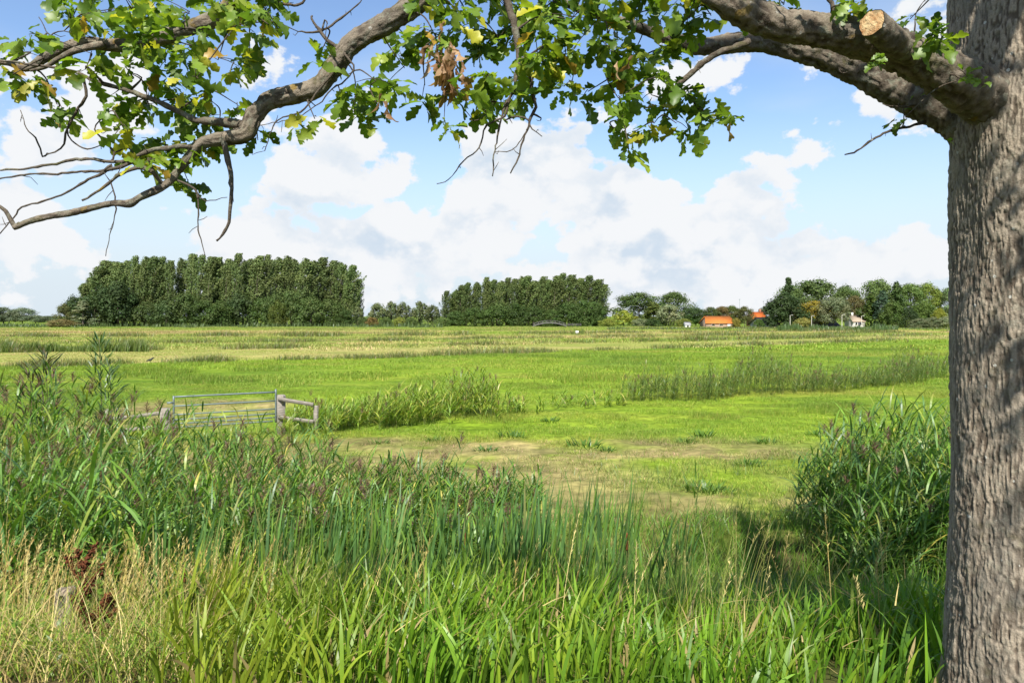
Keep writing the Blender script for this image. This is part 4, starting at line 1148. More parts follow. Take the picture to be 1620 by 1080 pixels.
    tag(MB().add(V, Q, None, c[i]).obj('bank_grass', M['blade']), 'mid-height grass tufts on the far bank of the ditch', 'grass', kind='stuff')


sedge()


def dry_grass():
    # fine straw, seed stalks and green undergrowth on the slope before the reed bed
    mb = MB()
    n = 6500
    x = rng.uniform(-4.9, -1.7, n); y = 4.3 + 3.2 * rng.random(n); px = 810 + FPX * x / y
    k = rng.random(n) < (1 - sstep(230, 420, px)); x, y = x[k], y[k]; n = len(x)
    L = (.28 + .42 * rng.random(n)) * (1 + .25 * vnoise(x / .5, y / .5, seed=102))
    V, Q, t, i = ribbons(np.column_stack([x, y, gz(x, y) - .01]), rng.random(n) * 6.28, .12 + .5 * rng.random(n), .3 + 1.4 * rng.random(n), L, .0045 + .004 * rng.random(n), 5, 'taper', rng.normal(0, .8, n))
    tone = np.clip(.5 + .8 * vnoise(x / .6, y / .6, seed=103), 0, 1)
    straw = mixc([(.46, .37, .13), (.52, .43, .19), (.38, .28, .12)], (3, 3, 2), n); gr = mixc([(.17, .26, .03), (.25, .31, .035), (.12, .21, .03)], (3, 3, 2), n)
    c = np.where((rng.random(n) < .25 + .5 * tone)[:, None], straw, gr)
    mb.add(V, Q, None, c[i])
    n = 420
    x = np.concatenate([rng.uniform(-4.8, -2.2, n - 90), rng.uniform(-2.2, 4.4, 90)]); y = 4.8 + 2.5 * rng.random(n); z = gz(x, y)
    L = .65 + .42 * rng.random(n); az = rng.normal(.2, 1.2, n); ti = .03 + .12 * rng.random(n); be = .1 + .45 * rng.random(n)
    V, Q, t, i = ribbons(np.column_stack([x, y, z]), az, ti, be, L, .005, 6, 'stem', rng.random(n) * 3)
    c = mixc([(.46, .36, .12), (.38, .27, .09), (.50, .42, .17)], (3, 2, 2), n)
    mb.add(V, Q, None, c[i])
    tips = V.reshape(n, 7, 2, 3).mean(2)
    for s in range(26):
        f = 3.9 + 2.1 * s / 26; a = int(min(f, 5)); u = f - a
        p = tips[:, a] * (1 - u) + tips[:, a + 1] * u
        V2, Q2, t2, i2 = ribbons(p, rng.random(n) * 6.28, .35 + .4 * rng.random(n), .3, .02 + .025 * rng.random(n), .006, 2, 'seed', rng.random(n))
        mb.add(V2, Q2, None, (c * (.85 + .3 * rng.random((n, 1))))[i2])
    n = 1500                                       # bent and fallen straw through the sedge
    x = rng.uniform(-4.6, 4.6, n); y = 4.0 + 3.8 * rng.random(n); z = gz(x, y) + .5 * rng.random(n) ** 1.4
    V, Q, t, i = ribbons(np.column_stack([x, y, z]), rng.random(n) * 6.28, .7 + .9 * rng.random(n), .2 + 1.2 * rng.random(n), .15 + .35 * rng.random(n), .004 + .006 * rng.random(n), 4, 'taper', rng.random(n) * 2)
    mb.add(V, Q, None, mixc([(.42, .33, .13), (.34, .25, .10), (.30, .28, .08)], (3, 2, 2), n)[i])
    tag(mb.obj('dry_grass', M['dry']), 'dry straw-coloured seeding grass on the slope around the concrete post', 'grass', kind='stuff')
    # herb layer: small leaves close to the ground
    n = 9000
    x = rng.uniform(-4.9, -1.3, n); y = 4.4 + 3.0 * rng.random(n)
    k = rng.random(n) < np.clip(.55 + .9 * vnoise(x / .45, y / .45, seed=105), 0, 1); x, y = x[k], y[k]; n = len(x)
    z = gz(x, y) + .34 * rng.random(n) ** 1.3 * (1 + .5 * vnoise(x / .5, y / .5, seed=106))
    V, Q, t, i = ribbons(np.column_stack([x, y, z]), rng.random(n) * 6.28, .5 + .9 * rng.random(n), .5 * rng.random(n), .03 + .035 * rng.random(n), .016 + .014 * rng.random(n), 3, 'seed', rng.normal(0, .5, n))
    c = mixc([(.14, .235, .026), (.20, .285, .03), (.27, .31, .035), (.10, .17, .026)], (4, 4, 2, 2), n)
    tag(MB().add(V, Q, None, c[i]).obj('herb_undergrowth', M['blade']), 'small-leaved green herbs between the dry grasses', 'undergrowth', kind='stuff')


dry_grass()


def small_things():
    # concrete stub
    Y = 5.75; p = P(104, 930, Y); z0 = float(gz(p[0], Y))
    e = thing('concrete_post', (p[0], Y, z0), 'short weathered concrete post stub with a slot in the dry grass', 'post')
    H = p[2] - z0
    V, Q, T = box(.125, .11, H + .3, (0, 0, H / 2 - .15), bev=.012); V[:, 2] += np.where(V[:, 2] > H * .9, .012 * np.sin(V[:, 0] * 60), 0)
    link('shaft', MB().add(V, Q, T).mesh('shaft', M['concrete']), e, True)
    a = np.linspace(0, np.pi, 9)
    pr = [(.024 * math.cos(q), .024 * math.sin(q) + .04) for q in a] + [(-.024, -.03), (.024, -.03)]
    V = [(x, -.057, H - .10 + z) for x, z in pr] + [(x, -.052, H - .10 + z) for x, z in pr]; m_ = len(pr)
    sl = MB().add(V + [(0, -.057, H - .10)], [[k, (k + 1) % m_, m_ + (k + 1) % m_, m_ + k] for k in range(m_)], [[2 * m_, k, (k + 1) % m_] for k in range(m_)])
    link('slot', sl.mesh('slot', mat_solid('slot shade colour', (.10, .085, .07), .95, .05)), e, True)  # flat dark face, the shade inside the slot is painted as its colour
    # rusty dock
    for px, top, Y, seed, lab in ((131, 885, 5.6, 7, 'tall rust-brown dock seed stalk beside the concrete post'), (152, 965, 5.35, 8, 'shorter rust-brown dock stalk leaning by the tall dock')):
        r = np.random.default_rng(seed); p = P(px, top, Y); z0 = float(gz(p[0], Y)); H = p[2] - z0
        e = thing('dock_plant', (p[0], Y, z0), lab, 'weed')
        def spike(a, b, n):
            a, b = np.array(a, float), np.array(b, float)
            pts, rd = spline([a, (a + b) / 2 + r.normal(0, .01, 3), b], [.006, .005, .003], .04)
            mb = MB().add(*tube(pts, rd, 6)[:3])
            for q in range(n):
                f = .25 + .75 * r.random(); c = a + (b - a) * f + r.normal(0, .010, 3); s = .008 + .006 * r.random()
                d = r.normal(size=(4, 3)) * s
                mb.add(c + d, None, [[0, 1, 2], [0, 2, 3], [0, 3, 1], [1, 3, 2]])
            return mb.obj('seed_spike', M['dock'], e)
        b0 = np.array([p[0], Y, z0])
        spike(b0, b0 + [.015, 0, H], 240)
        for q in range(7):
            f = .4 + .09 * q; az = r.random() * 6.28; l = .16 + .1 * r.random()
            spike(b0 + [.01, 0, H * f], b0 + [.01 + math.cos(az) * l * .5, math.sin(az) * l * .5, H * f + l * .85], 60)
    # nettle-like leafy weeds behind the post
    for k, (px, top, Y) in enumerate(((60, 880, 6.9), (92, 872, 7.0), (118, 885, 6.8), (140, 892, 6.9), (30, 890, 6.8), (10, 900, 6.7), (165, 905, 6.7))):
        r = np.random.default_rng(700 + k); p = P(px, top, Y); z0 = float(gz(p[0], Y)); H = p[2] - z0
        e = thing('leafy_weed', (p[0], Y, z0), 'bright green broad-leaved weed at the foot of the reeds behind the concrete post', 'weed', 'broad-leaved weeds behind the concrete post')
        pts, rd = spline([(p[0], Y, z0), (p[0] + .02, Y, z0 + H * .6), (p[0], Y, z0 + H)], [.005, .004, .002], .1)
        MB().add(*tube(pts, rd, 6)[:3], C=(.12, .16, .03)).obj('stem', M['reed'], e)
        for q in range(26):
            f = .3 + .7 * q / 26
            V, Q, t, i = ribbons([(p[0] + r.normal(0, .05), Y + r.normal(0, .05), z0 + H * f)], q * 1.6 + r.normal(0, .3), .8 + .5 * r.random(), .5 * r.random(), .085 + .05 * r.random() - .04 * f, .055, 4, 'seed', r.normal(0, .3))
            MB().add(V, Q, None, np.array((.12, .21, .025)) * r.uniform(.75, 1.2)).obj('leaf', M['blade'], e)
    # docks and thistles in the mown field
    for k, (px, py, s) in enumerate(((812, 692, 1.0), (925, 706, 1.2), (1112, 694, 1.0), (770, 712, .8), (1085, 700, .8), (960, 712, .7), (870, 668, .8), (1110, 775, 1.1), (1130, 782, 1.0), (690, 698, .7), (1210, 700, .8), (600, 702, .7), (1290, 690, .8), (1185, 735, .9))):
        x, y = G(px, py); r = np.random.default_rng(800 + k); n = 46
        a = r.random(n) * 6.28; rr = .28 * s * r.random(n) ** .6
        V, Q, t, i = ribbons(np.column_stack([x + np.cos(a) * rr * 1.3, y + np.sin(a) * rr, gz(x + np.cos(a) * rr, y + np.sin(a) * rr)]), a + r.normal(0, .5, n), .3 + .7 * r.random(n), .4 + .6 * r.random(n), (.16 + .14 * r.random(n)) * s, (.035 + .02 * r.random(n)) * s, 4, 'lance', r.normal(0, .4, n))
        o = MB().add(V, Q, None, mixc([(.075, .15, .02), (.10, .185, .025)], (1, 1), n, r)[i]).obj('field_weed', M['blade'])
        tag(o, 'low dark green weed rosette in the mown field', 'weed', 'weed rosettes in the mown field')
    # rough weeds lining the far ditches
    mb = MB(); n = 4600
    pxs = rng.uniform(-60, 1560, n); d = rng.exponential(3.0, n)
    line = rng.integers(0, 4, n)
    py = np.interp(pxs, L1X, L1Y) - np.where(line == 0, 0, np.where(line == 1, np.interp(pxs, [0, 1500], [24, 6]), np.where(line == 2, np.interp(pxs, [0, 1500], [36, 11]), np.interp(pxs, [0, 1500], [48, 14])))) + rng.normal(0, .7, n)
    cl = vnoise(pxs / 35, line * 9.7, seed=111) + .5 * vnoise(pxs / 9, line * 5.1, seed=112); k = (py > 517) & (cl > -.05); pxs, py, line, cl = pxs[k], py[k], line[k], cl[k]; n = len(pxs)
    Yg = CAMZ * FPX / (py - HOR); X = (pxs - 810) / FPX * Yg
    for q in range(14):
        Lh = (.32 + .62 * rng.random(n)) * (.6 + .7 * np.clip(cl, 0, 1)) * np.where(line == 0, .8, 1.15)
        sp = .3 * Yg / 60
        V, Q, t, i = ribbons(np.column_stack([X + rng.normal(0, 1, n) * sp * 2, Yg + rng.normal(0, .3, n), np.zeros(n)]), rng.random(n) * 6.28, .05 + .4 * rng.random(n), .3 + .8 * rng.random(n), Lh, .035 * Yg / 60 * (.7 + .6 * rng.random(n)), 3, 'taper', rng.random(n))
        c = mixc([(.10, .15, .03), (.15, .18, .04), (.17, .12, .06), (.24, .20, .08)], (4, 3, 1.5, 1), n)
        mb.add(V, Q, None, c[i])
    tag(mb.obj('ditch_weeds', M['blade']), 'ragged brown and olive weeds lining the far field ditches', 'weeds', kind='stuff')
    # reed fringe on the far ditch to the side of the big wood, and at the foot of the woods
    mb = MB()
    for (a, b, base, Lh, cc, cnt) in ((-80, 235, 556, 1.0, [(.10, .15, .03), (.13, .165, .04)], 2600), (-60, 700, 517, 1.5, [(.085, .125, .045), (.11, .15, .05)], 2600), (960, 1540, 520.5, .6, [(.085, .13, .04), (.12, .135, .05)], 2400), (1230, 1420, 523, 1.6, [(.075, .125, .04), (.09, .14, .045)], 1100)):
        px = rng.uniform(a, b, cnt); py = base + rng.normal(0, .5, cnt) + (vnoise(px / 30, px * 0, seed=int(base)) * .6); Yg = CAMZ * FPX / (py - HOR); X = (px - 810) / FPX * Yg
        V, Q, t, i = ribbons(np.column_stack([X, Yg, np.zeros(cnt)]), rng.random(cnt) * 6.28, .1 * rng.random(cnt), .2 + .6 * rng.random(cnt), Lh * (.5 + .5 * rng.random(cnt)) * (1 + .4 * vnoise(px / 14, px * 0, seed=9)), .0017 * Yg, 3, 'taper', rng.random(cnt))
        mb.add(V, Q, None, mixc(cc, (1, 1), cnt)[i])
    tag(mb.obj('far_reeds', M['blade']), 'dull green reed fringe along the far ditches below the woods', 'reeds', kind='stuff')


small_things()


# ------------------------------------------------------------------ the oak
def leaf_outline(r, seg=9):
    t = np.array([0, .12, .19, .26, .31, .41, .49, .54, .65, .74, .79, .90, 1.0])
    w = np.array([.02, .05, .14, .15, .08, .22, .23, .12, .27, .27, .15, .17, .03])
    if seg == 5:
        t = np.array([0, .22, .42, .63, .86, 1.0]); w = np.array([.03, .14, .2, .26, .19, .02])
    wl = w * r.uniform(.82, 1.18, len(w)); wr = w * r.uniform(.82, 1.18, len(w))
    adv = np.where(w > .13, .03, -.01)
    return t, wl, wr, adv


def leaf_local(r, seg=9):
    """oak leaf of length 1 along +x, lobed, folded along the midrib and curling"""
    t, wl, wr, adv = leaf_outline(r, seg)
    curl = r.uniform(.1, .7); fold = r.uniform(.1, .55); tw = r.uniform(-.5, .5); wav = r.uniform(.02, .07)
    ph = r.uniform(0, 6)
    def bendp(x, y, z):
        a = curl * x
        return np.stack([np.sin(a) / max(curl, 1e-3), y + 0 * x, z - (1 - np.cos(a)) / max(curl, 1e-3)], -1)
    mid = bendp(t, 0 * t, 0 * t)
    le = bendp(np.clip(t + adv, 0, 1.03), wl * math.cos(fold), wl * math.sin(fold) + wav * np.sin(9 * t + ph) + tw * wl * t)
    ri = bendp(np.clip(t + adv, 0, 1.03), -wr * math.cos(fold), wr * math.sin(fold) + wav * np.sin(8 * t + ph + 2) - tw * wr * t)
    n = len(t); V = np.concatenate([mid, le, ri])
    Q = []
    for k in range(n - 1):
        Q.append([k, k + 1, n + k + 1, n + k]); Q.append([k + 1, k, 2 * n + k, 2 * n + k + 1])
    return V, np.array(Q)


LR = np.random.default_rng(77)
LEAF_HI = [leaf_local(LR) for _ in range(14)]
LEAF_LO = [leaf_local(LR, 5) for _ in range(8)]
GREENS = [(.115, .185, .020), (.150, .225, .024), (.080, .140, .018), (.21, .27, .03), (.36, .34, .035), (.36, .23, .04)]


def rot_from(d, roll):
    x = np.asarray(d, float); x = x / np.linalg.norm(x)
    up = np.array([0, 0, 1.0]) if abs(x[2]) < .95 else np.array([0, 1.0, 0])
    y = np.cross(up, x); y /= np.linalg.norm(y); z = np.cross(x, y)
    c, s = math.cos(roll), math.sin(roll)
    return np.stack([x, y * c + z * s, -y * s + z * c], 1)


def oak():
    Y0 = 3.7; xc = 2.695
    root = thing('oak_tree', (xc, Y0, float(gz(xc, Y0))), 'old oak with a thick furrowed trunk and long limbs reaching over the meadow', 'tree')
    r = np.random.default_rng(5)
    # ---- trunk with furrowed bark
    zs = np.concatenate([np.arange(.9, 5.3, .0062), np.arange(5.3, 9.6, .08)])
    front = np.linspace(-np.pi - .35, -np.pi / 2 + .75, 270); back = np.linspace(-np.pi / 2 + .75, np.pi - .35, 60)[1:-1]
    th = np.concatenate([front, back]); n = len(th)
    TH, Z = np.meshgrid(th, zs)
    Rr = np.interp(Z, [.9, 1.3, 1.9, 2.6, 3.5, 4.1, 4.7, 5.2, 6, 7.5, 9.6], [.54, .475, .445, .43, .425, .432, .445, .43, .34, .17, .03])
    Rr = Rr + .012 * vnoise(np.cos(TH) * 2.2, np.sin(TH) * 2.2, Z * 1.6, seed=141) + .05 * sstep(1.7, 1.0, Z) * np.sin(TH * 5)
    # knots and swellings
    for (kt, kz, ks, ka) in ((-2.05, 3.36, .085, .022), (-2.35, 2.55, .10, .014), (-2.6, 1.9, .12, .012), (-1.9, 4.55, .13, .02), (-2.5, 4.2, .16, .03), (-2.4, 3.9, .14, .015)):
        Rr = Rr + ka * np.exp(-(((TH - kt) * .43) ** 2 + (Z - kz) ** 2) / (2 * ks ** 2))
    cx, sy = np.cos(TH) * .43, np.sin(TH) * .43
    wx = .020 * vnoise(cx * 12, sy * 12, Z * 11, seed=151); wz = .05 * vnoise(cx * 9, sy * 9, Z * 9, seed=152)
    upper = sstep(3.0, 4.2, Z)
    wx2 = .006 * vnoise(cx * 40, sy * 40, Z * 30, seed=156)
    b1 = vnoise((cx + wx + wx2) / .0125, (sy + wx + wx2) / .0125, (Z + wz) / .085, seed=153)
    b2 = vnoise((cx + wx2) / .0075, (sy + wx2) / .0075, (Z + wz) / .030, seed=154)
    b3 = vnoise(cx / .0045, sy / .0045, Z / .010, seed=155)
    b4 = vnoise((cx + wx) / .035, (sy + wx) / .035, Z / .20, seed=157)
    ridge = sstep(-.95, .85, b1 + .45 * b2 + .25 * b4) * (1 - .6 * upper) + .6 * upper * sstep(-.6, .25, b2 + .35 * b1)
    dep = (.0072 * (1 - .3 * upper)) * ridge + .0022 * b2 + .0018 * b3 + .003 * b4
    Rt = Rr + dep
    V = np.stack([xc + np.cos(TH) * Rt, Y0 + np.sin(TH) * Rt, Z], -1)
    C = np.stack([ridge * .85 + .15 * (b3 * .5 + .5), ridge * 0, ridge * 0], -1)
    i = np.arange(len(zs) - 1)[:, None] * n; j = np.arange(n)[None]; j2 = (j + 1) % n
    Q = np.stack([i + j, i + j2, i + n + j2, i + n + j], -1).reshape(-1, 4)
    MB().add(V, Q, None, C.reshape(-1, 3)).obj('trunk', M['bark'], root, True)

    nodes = []                                   # points on branches from which twigs can start
    def limb(name, pl, parent=root, nring=40, step=.008, amp=.010, lich=.7, sub=None, knots=()):
        """pl: list of (px, py, depth, thickness px)"""
        pts = np.array([P(a, b, c) for a, b, c, d in pl]); rad = np.array([d / 2 / FPX * c for a, b, c, d in pl])
        p, rd = spline(pts, rad, step)
        V, Q, T, dirs = tube(p, rd, nring)
        m = len(p) * nring; q = V[:m]
        rr = np.repeat(rd, nring)
        sl = np.repeat(np.concatenate([[0], np.cumsum(np.linalg.norm(np.diff(p, axis=0), axis=1))]), nring); an = np.tile(np.arange(nring) / nring * 2 * np.pi, len(p))
        ca, sa_ = np.cos(an) * rr, np.sin(an) * rr; wv_ = .25 * vnoise(ca * 60, sa_ * 60, sl * 25, seed=164)
        nn = .9 * vnoise(ca / .012 + wv_, sa_ / .012 + wv_, sl / .045, seed=161) + .6 * vnoise(ca / .006, sa_ / .006, sl / .016, seed=162) + .5 * vnoise(ca / .03, sa_ / .03, sl / .02, seed=165)
        lump = vnoise(q[:, 0] * 9, q[:, 1] * 9, q[:, 2] * 9, seed=163)
        V[:m] = q + dirs * (np.minimum(amp, rr * .12) * nn + np.minimum(rr * .08, .006) * lump)[:, None]
        for (a, b, c, size, hgt) in knots:
            ctr = P(a, b, c); d2 = np.linalg.norm(V[:m] - ctr, axis=1)
            V[:m] += dirs * (hgt * np.exp(-((d2 - size) / (size * .45)) ** 2) - hgt * 1.2 * np.exp(-(d2 / (size * .6)) ** 2))[:, None]
        ridge = np.clip(.55 + .45 * nn, 0, 1)
        C = np.concatenate([np.stack([ridge * 1.25 - .12, 0 * ridge, np.full(m, lich)], -1), np.full((len(V) - m, 3), .4)])
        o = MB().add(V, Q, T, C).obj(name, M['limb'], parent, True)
        for k in range(0, len(p), 6): nodes.append((p[k], rd[k]))
        return o
    L1 = limb('limb', [(1690, 238, 3.88, 190), (1650, 210, 3.80, 150), (1612, 184, 3.71, 116), (1570, 158, 3.60, 92), (1530, 136, 3.50, 78), (1500, 120, 3.43, 70), (1440, 88, 3.34, 62), (1380, 66, 3.28, 58), (1300, 48, 3.22, 50), (1235, 40, 3.18, 49), (1190, 22, 3.16, 50), (1140, -8, 3.15, 48), (1060, -70, 3.2, 50), (940, -120, 3.25, 46), (820, -120, 3.3, 42), (740, -70, 3.3, 38), (665, 0, 3.3, 34), (610, 38, 3.3, 34), (560, 66, 3.3, 31), (530, 105, 3.3, 31), (502, 138, 3.3, 29), (455, 152, 3.3, 29), (425, 160, 3.3, 28), (402, 185, 3.3, 28), (388, 212, 3.3, 27), (350, 220, 3.3, 22), (318, 228, 3.3, 18), (288, 262, 3.28, 13), (262, 292, 3.25, 12), (222, 312, 3.2, 11), (205, 322, 3.2, 13), (175, 322, 3.2, 10), (120, 335, 3.2, 10), (60, 346, 3.2, 10), (22, 360, 3.2, 9)],
              knots=((1198, 42, 3.06, .030, .012), (1340, 80, 3.1, .03, .006)), amp=.011)
    L2 = limb('limb', [(1580, 240, 3.75, 80), (1505, 180, 3.85, 66), (1420, 140, 3.95, 56), (1340, 102, 4.0, 46), (1270, 78, 4.0, 38), (1190, 66, 4.0, 32), (1120, 74, 3.95, 28), (1085, 70, 3.9, 26), (1050, 58, 3.9, 20), (1000, 40, 3.85, 16), (930, 20, 3.8, 12), (860, -10, 3.7, 10)], lich=.2)
    L3 = limb('limb', [(740, -70, 3.3, 34), (620, -110, 3.35, 32), (480, -90, 3.38, 29), (400, -25, 3.38, 27), (372, 2, 3.38, 26), (345, 28, 3.38, 25), (290, 48, 3.38, 23), (240, 64, 3.38, 22), (180, 72, 3.38, 20), (140, 68, 3.38, 19), (100, 76, 3.38, 16), (70, 92, 3.38, 14), (42, 108, 3.38, 11), (10, 100, 3.36, 8), (-40, 96, 3.3, 7)])
    # fallen-away second strand of the torn limb
    limb('torn_strand', [(165, 70, 3.33, 12), (120, 80, 3.32, 11), (95, 92, 3.32, 9), (72, 106, 3.33, 6), (48, 112, 3.34, 4)], L3, 10, .012, .003, .1)
    # ---- pruned stub with its pale cut face
    a = P(1440, 90, 3.28); b = P(1379, 36, 3.04)
    p, rd = spline([a, a * .45 + b * .55, b], [.046, .057, .055], .010)
    V, Q, T, dirs = tube(p, rd, 28, False); nn = vnoise(V[:, 0] * 40, V[:, 1] * 70, V[:, 2] * 70, seed=171)
    V = V + dirs * (.006 * nn)[:, None]
    st = MB().add(V, Q, None, np.stack([np.clip(.5 + .5 * nn, 0, 1), 0 * nn, .3 + 0 * nn], -1)).obj('pruned_stub', M['limb'], root, True)
    st['label'] = 'sawn-off branch stub with a pale orange cut face'
    ring = V[-28:]; c0 = ring.mean(0); dd = (b - a) / np.linalg.norm(b - a)
    Vc = [c0 + dd * .004]; Tq = []; Cc = [1]
    for q, f in enumerate((.35, .7, .96)):
        Vc += list(c0 + (ring - c0) * f + dd * (.005 - .006 * f * f) + dd * r.normal(0, .0012, (28, 1)))
    Tq += [[0, 1 + k, 1 + (k + 1) % 28] for k in range(28)]
    Qc = [[1 + 28 * q + k, 1 + 28 * (q + 1) + k, 1 + 28 * (q + 1) + (k + 1) % 28, 1 + 28 * q + (k + 1) % 28] for q in (0, 1) for k in range(28)]
    cm = mat_solid('cut oak wood', (.48, .36, .19), .8, .12, 0, .3, 30, col2=(.27, .13, .05), bump=1.0, bscale=70)
    cf = MB().add(Vc, Qc, Tq).obj('cut_face', cm, st, True)

    twn = [0]
    def twig(pl, parent=root, name='twig', lich=.1):
        pts = np.array([P(a, b, c) for a, b, c, d in pl]); rad = np.array([d / 2 / FPX * c for a, b, c, d in pl]) * np.linspace(.95, .62, len(pl))
        near = min(nodes, key=lambda q: np.linalg.norm(q[0] - pts[0])) if nodes else None
        if near is not None and .01 < np.linalg.norm(near[0] - pts[0]) < .45:
            pts = np.vstack([near[0], pts]); rad = np.concatenate([[rad[0] * 1.1], rad])
        p, rd = spline(pts, rad, .02)
        p = p + .006 * np.stack([vnoise(p[:, k] * 14, p[:, (k + 1) % 3] * 14, p[:, 2] * 14, seed=180 + k) for k in range(3)], -1) + .004 * np.stack([vnoise(p[:, 0] * 45 + k * 9, p[:, 1] * 45, p[:, 2] * 45, seed=190 + k) for k in range(3)], -1)
        rd = rd * (1 + .22 * vnoise(np.arange(len(rd)) * .9, np.arange(len(rd)) * 0, seed=195))
        V, Q, T, dirs = tube(p, rd, 7 if rad.max() < .006 else 12)
        tm_ = MB()
        for q_ in range(int(len(p) / 7)):                      # short side spurs with buds
            k_ = r.integers(2, len(p)); d_ = r.normal(size=3); d_ /= np.linalg.norm(d_); l_ = r.uniform(.015, .07)
            sv, sq, st_, _ = tube(np.array([p[k_], p[k_] + d_ * l_ * .6, p[k_] + d_ * l_ + [0, 0, r.normal(0, .012)]]), np.array([min(rd[k_] * .6, .003), .0016, .0009]), 5)
            tm_.add(sv, sq, st_, (.3, 0, 0))
        C = np.stack([np.full(len(V), .35), np.zeros(len(V)), np.full(len(V), lich)], -1)
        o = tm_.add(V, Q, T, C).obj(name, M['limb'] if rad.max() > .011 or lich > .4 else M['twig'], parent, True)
        for k in range(2, len(p), 5): nodes.append((p[k], rd[k]))
        return o
    D = 3.3
    def tw(s, parent=None, lich=.1, depth=D, name='twig'):
        twig([(a, b, depth, w) for a, b, w in s], parent or root, name, lich)
    # bare hanging branches and side twigs that stand against the sky
    tw([(352, 222, 10), (362, 255, 10), (366, 290, 9), (364, 325, 8), (360, 358, 7), (340, 380, 5)], L1, .3, 3.28, 'dead_branch')
    tw([(1182, 66, 12), (1150, 78, 12), (1115, 98, 12), (1080, 128, 11), (1056, 152, 10), (1044, 174, 9)], L2, .2, 3.85, 'bare_branch')
    tw([(388, 200, 18), (350, 192, 16), (318, 192, 13), (285, 178, 11), (240, 158, 10), (190, 140, 9), (150, 128, 8), (110, 112, 7), (60, 102, 6), (0, 96, 4)], L1, .5)
    tw([(22, 358, 9), (14, 342, 8), (0, 326, 7), (-25, 312, 6)], L1, .6, 3.2)
    tw([(290, 232, 9), (230, 240, 8), (190, 255, 7), (150, 252, 6), (90, 258, 6), (30, 268, 5), (-20, 272, 4)], L1, .2, 3.25)
    tw([(200, 262, 7), (168, 268, 6), (130, 272, 5), (84, 274, 5), (40, 276, 4), (-10, 286, 4)], L1, .2, 3.22)
    tw([(178, 262, 6), (140, 285, 5), (95, 310, 4), (50, 322, 4), (20, 345, 3), (0, 370, 3)], L1, .1, 3.22)
    tw([(235, 268, 8), (200, 272, 7), (175, 288, 7), (150, 305, 6), (130, 316, 5)], L1, .8, 3.2)
    tw([(135, 150, 5), (118, 180, 5), (105, 205, 5), (95, 235, 4), (70, 248, 3)], L3, 0, 3.3)
    tw([(105, 208, 4), (112, 222, 3), (138, 236, 3), (165, 225, 2), (190, 205, 2)], L3, 0, 3.3)
    tw([(70, 248, 3), (55, 220, 3), (40, 195, 2), (30, 175, 2)], L3, 0, 3.3)
    tw([(100, 76, 4), (80, 60, 3), (62, 28, 2)], L3, 0, 3.35)
    tw([(180, 240, 4), (150, 205, 3), (170, 180, 2)], L1, 0, 3.25)
    tw([(175, 285, 3), (183, 320, 3), (180, 360, 2), (168, 405, 2)], L1, 0, 3.2)
    tw([(308, 298, 4), (314, 325, 3), (314, 365, 3), (322, 402, 2)], L1, 0, 3.25)
    tw([(312, 305, 3), (325, 318, 2), (360, 312, 2)], L1, 0, 3.25)
    tw([(530, 105, 5), (500, 150, 4), (470, 178, 4), (440, 190, 3), (418, 240, 2)], L1, 0, 3.25)
    tw([(545, 85, 4), (560, 110, 3), (520, 150, 3), (470, 185, 2), (410, 200, 2)], L1, 0, 3.25)
    tw([(525, 70, 7), (508, 52, 6), (494, 30, 5), (496, 25, 4)], L1, 0, 3.3)
    tw([(510, 52, 5), (478, 52, 3), (470, 50, 2)], L1, 0, 3.3)
    tw([(540, 30, 4), (560, 12, 3), (580, -10, 3)], L1, 0, 3.35)
    tw([(375, 8, 7), (400, -5, 6), (470, 10, 6), (490, -12, 6)], L3, 0, 3.4)
    tw([(62, 65, 3), (100, 48, 2), (150, 60, 2), (110, 62, 2)], L3, 0, 3.35)
    # drooping bare twigs below the middle foliage
    tw([(735, -70, 18), (790, -20, 15), (815, 40, 13), (820, 90, 10), (816, 135, 7), (803, 160, 6), (792, 190, 5), (786, 225, 4), (780, 278, 3)], L1, 0, 3.25)
    tw([(806, 155, 5), (798, 185, 4), (770, 200, 4), (758, 232, 3), (735, 255, 3), (712, 282, 2), (690, 290, 2)], L1, 0, 3.25)
    tw([(835, 100, 6), (840, 148, 6), (848, 170, 7), (840, 185, 6), (832, 215, 4), (820, 250, 4), (806, 275, 3)], L1, 0, 3.22)
    tw([(838, 190, 4), (818, 185, 4), (795, 192, 4)], L1, 0, 3.22)
    tw([(842, 180, 5), (857, 186, 3), (855, 190, 2)], L1, 0, 3.22)
    tw([(838, 198, 3), (848, 208, 2), (857, 215, 2)], L1, 0, 3.22)
    tw([(826, 222, 2), (810, 238, 2), (784, 242, 2)], L1, 0, 3.22)
    tw([(816, 140, 3), (790, 155, 3), (772, 172, 3)], L1, 0, 3.25)
    tw([(766, 160, 3), (768, 178, 2), (757, 190, 2), (742, 190, 2)], L1, 0, 3.25)
    # small growths on the limbs by the trunk
    tw([(1468, 190, 6), (1440, 200, 5), (1410, 205, 5), (1380, 222, 5), (1352, 242, 4), (1336, 244, 3)], L2, 0, 3.88)
    tw([(1475, 155, 4), (1440, 168, 4), (1415, 168, 3), (1395, 164, 2)], L2, 0, 3.85)
    tw([(1428, 200, 3), (1432, 182, 2), (1430, 172, 2)], L2, 0, 3.88)
    tw([(1345, 110, 3), (1332, 115, 3), (1326, 110, 2)], L2, 0, 3.95)
    tw([(1318, 90, 6), (1308, 98, 4)], L2, 0, 3.95)
    tw([(1322, 40, 9), (1316, 15, 8), (1305, -15, 7), (1300, -40, 6)], L1, 0, 3.2)
    tw([(1445, 55, 3), (1448, 25, 2), (1462, 0, 2), (1470, -15, 2)], L1, 0, 3.3)
    tw([(1540, 130, 3), (1530, 120, 3), (1515, 108, 2)], root, 0, 3.2)

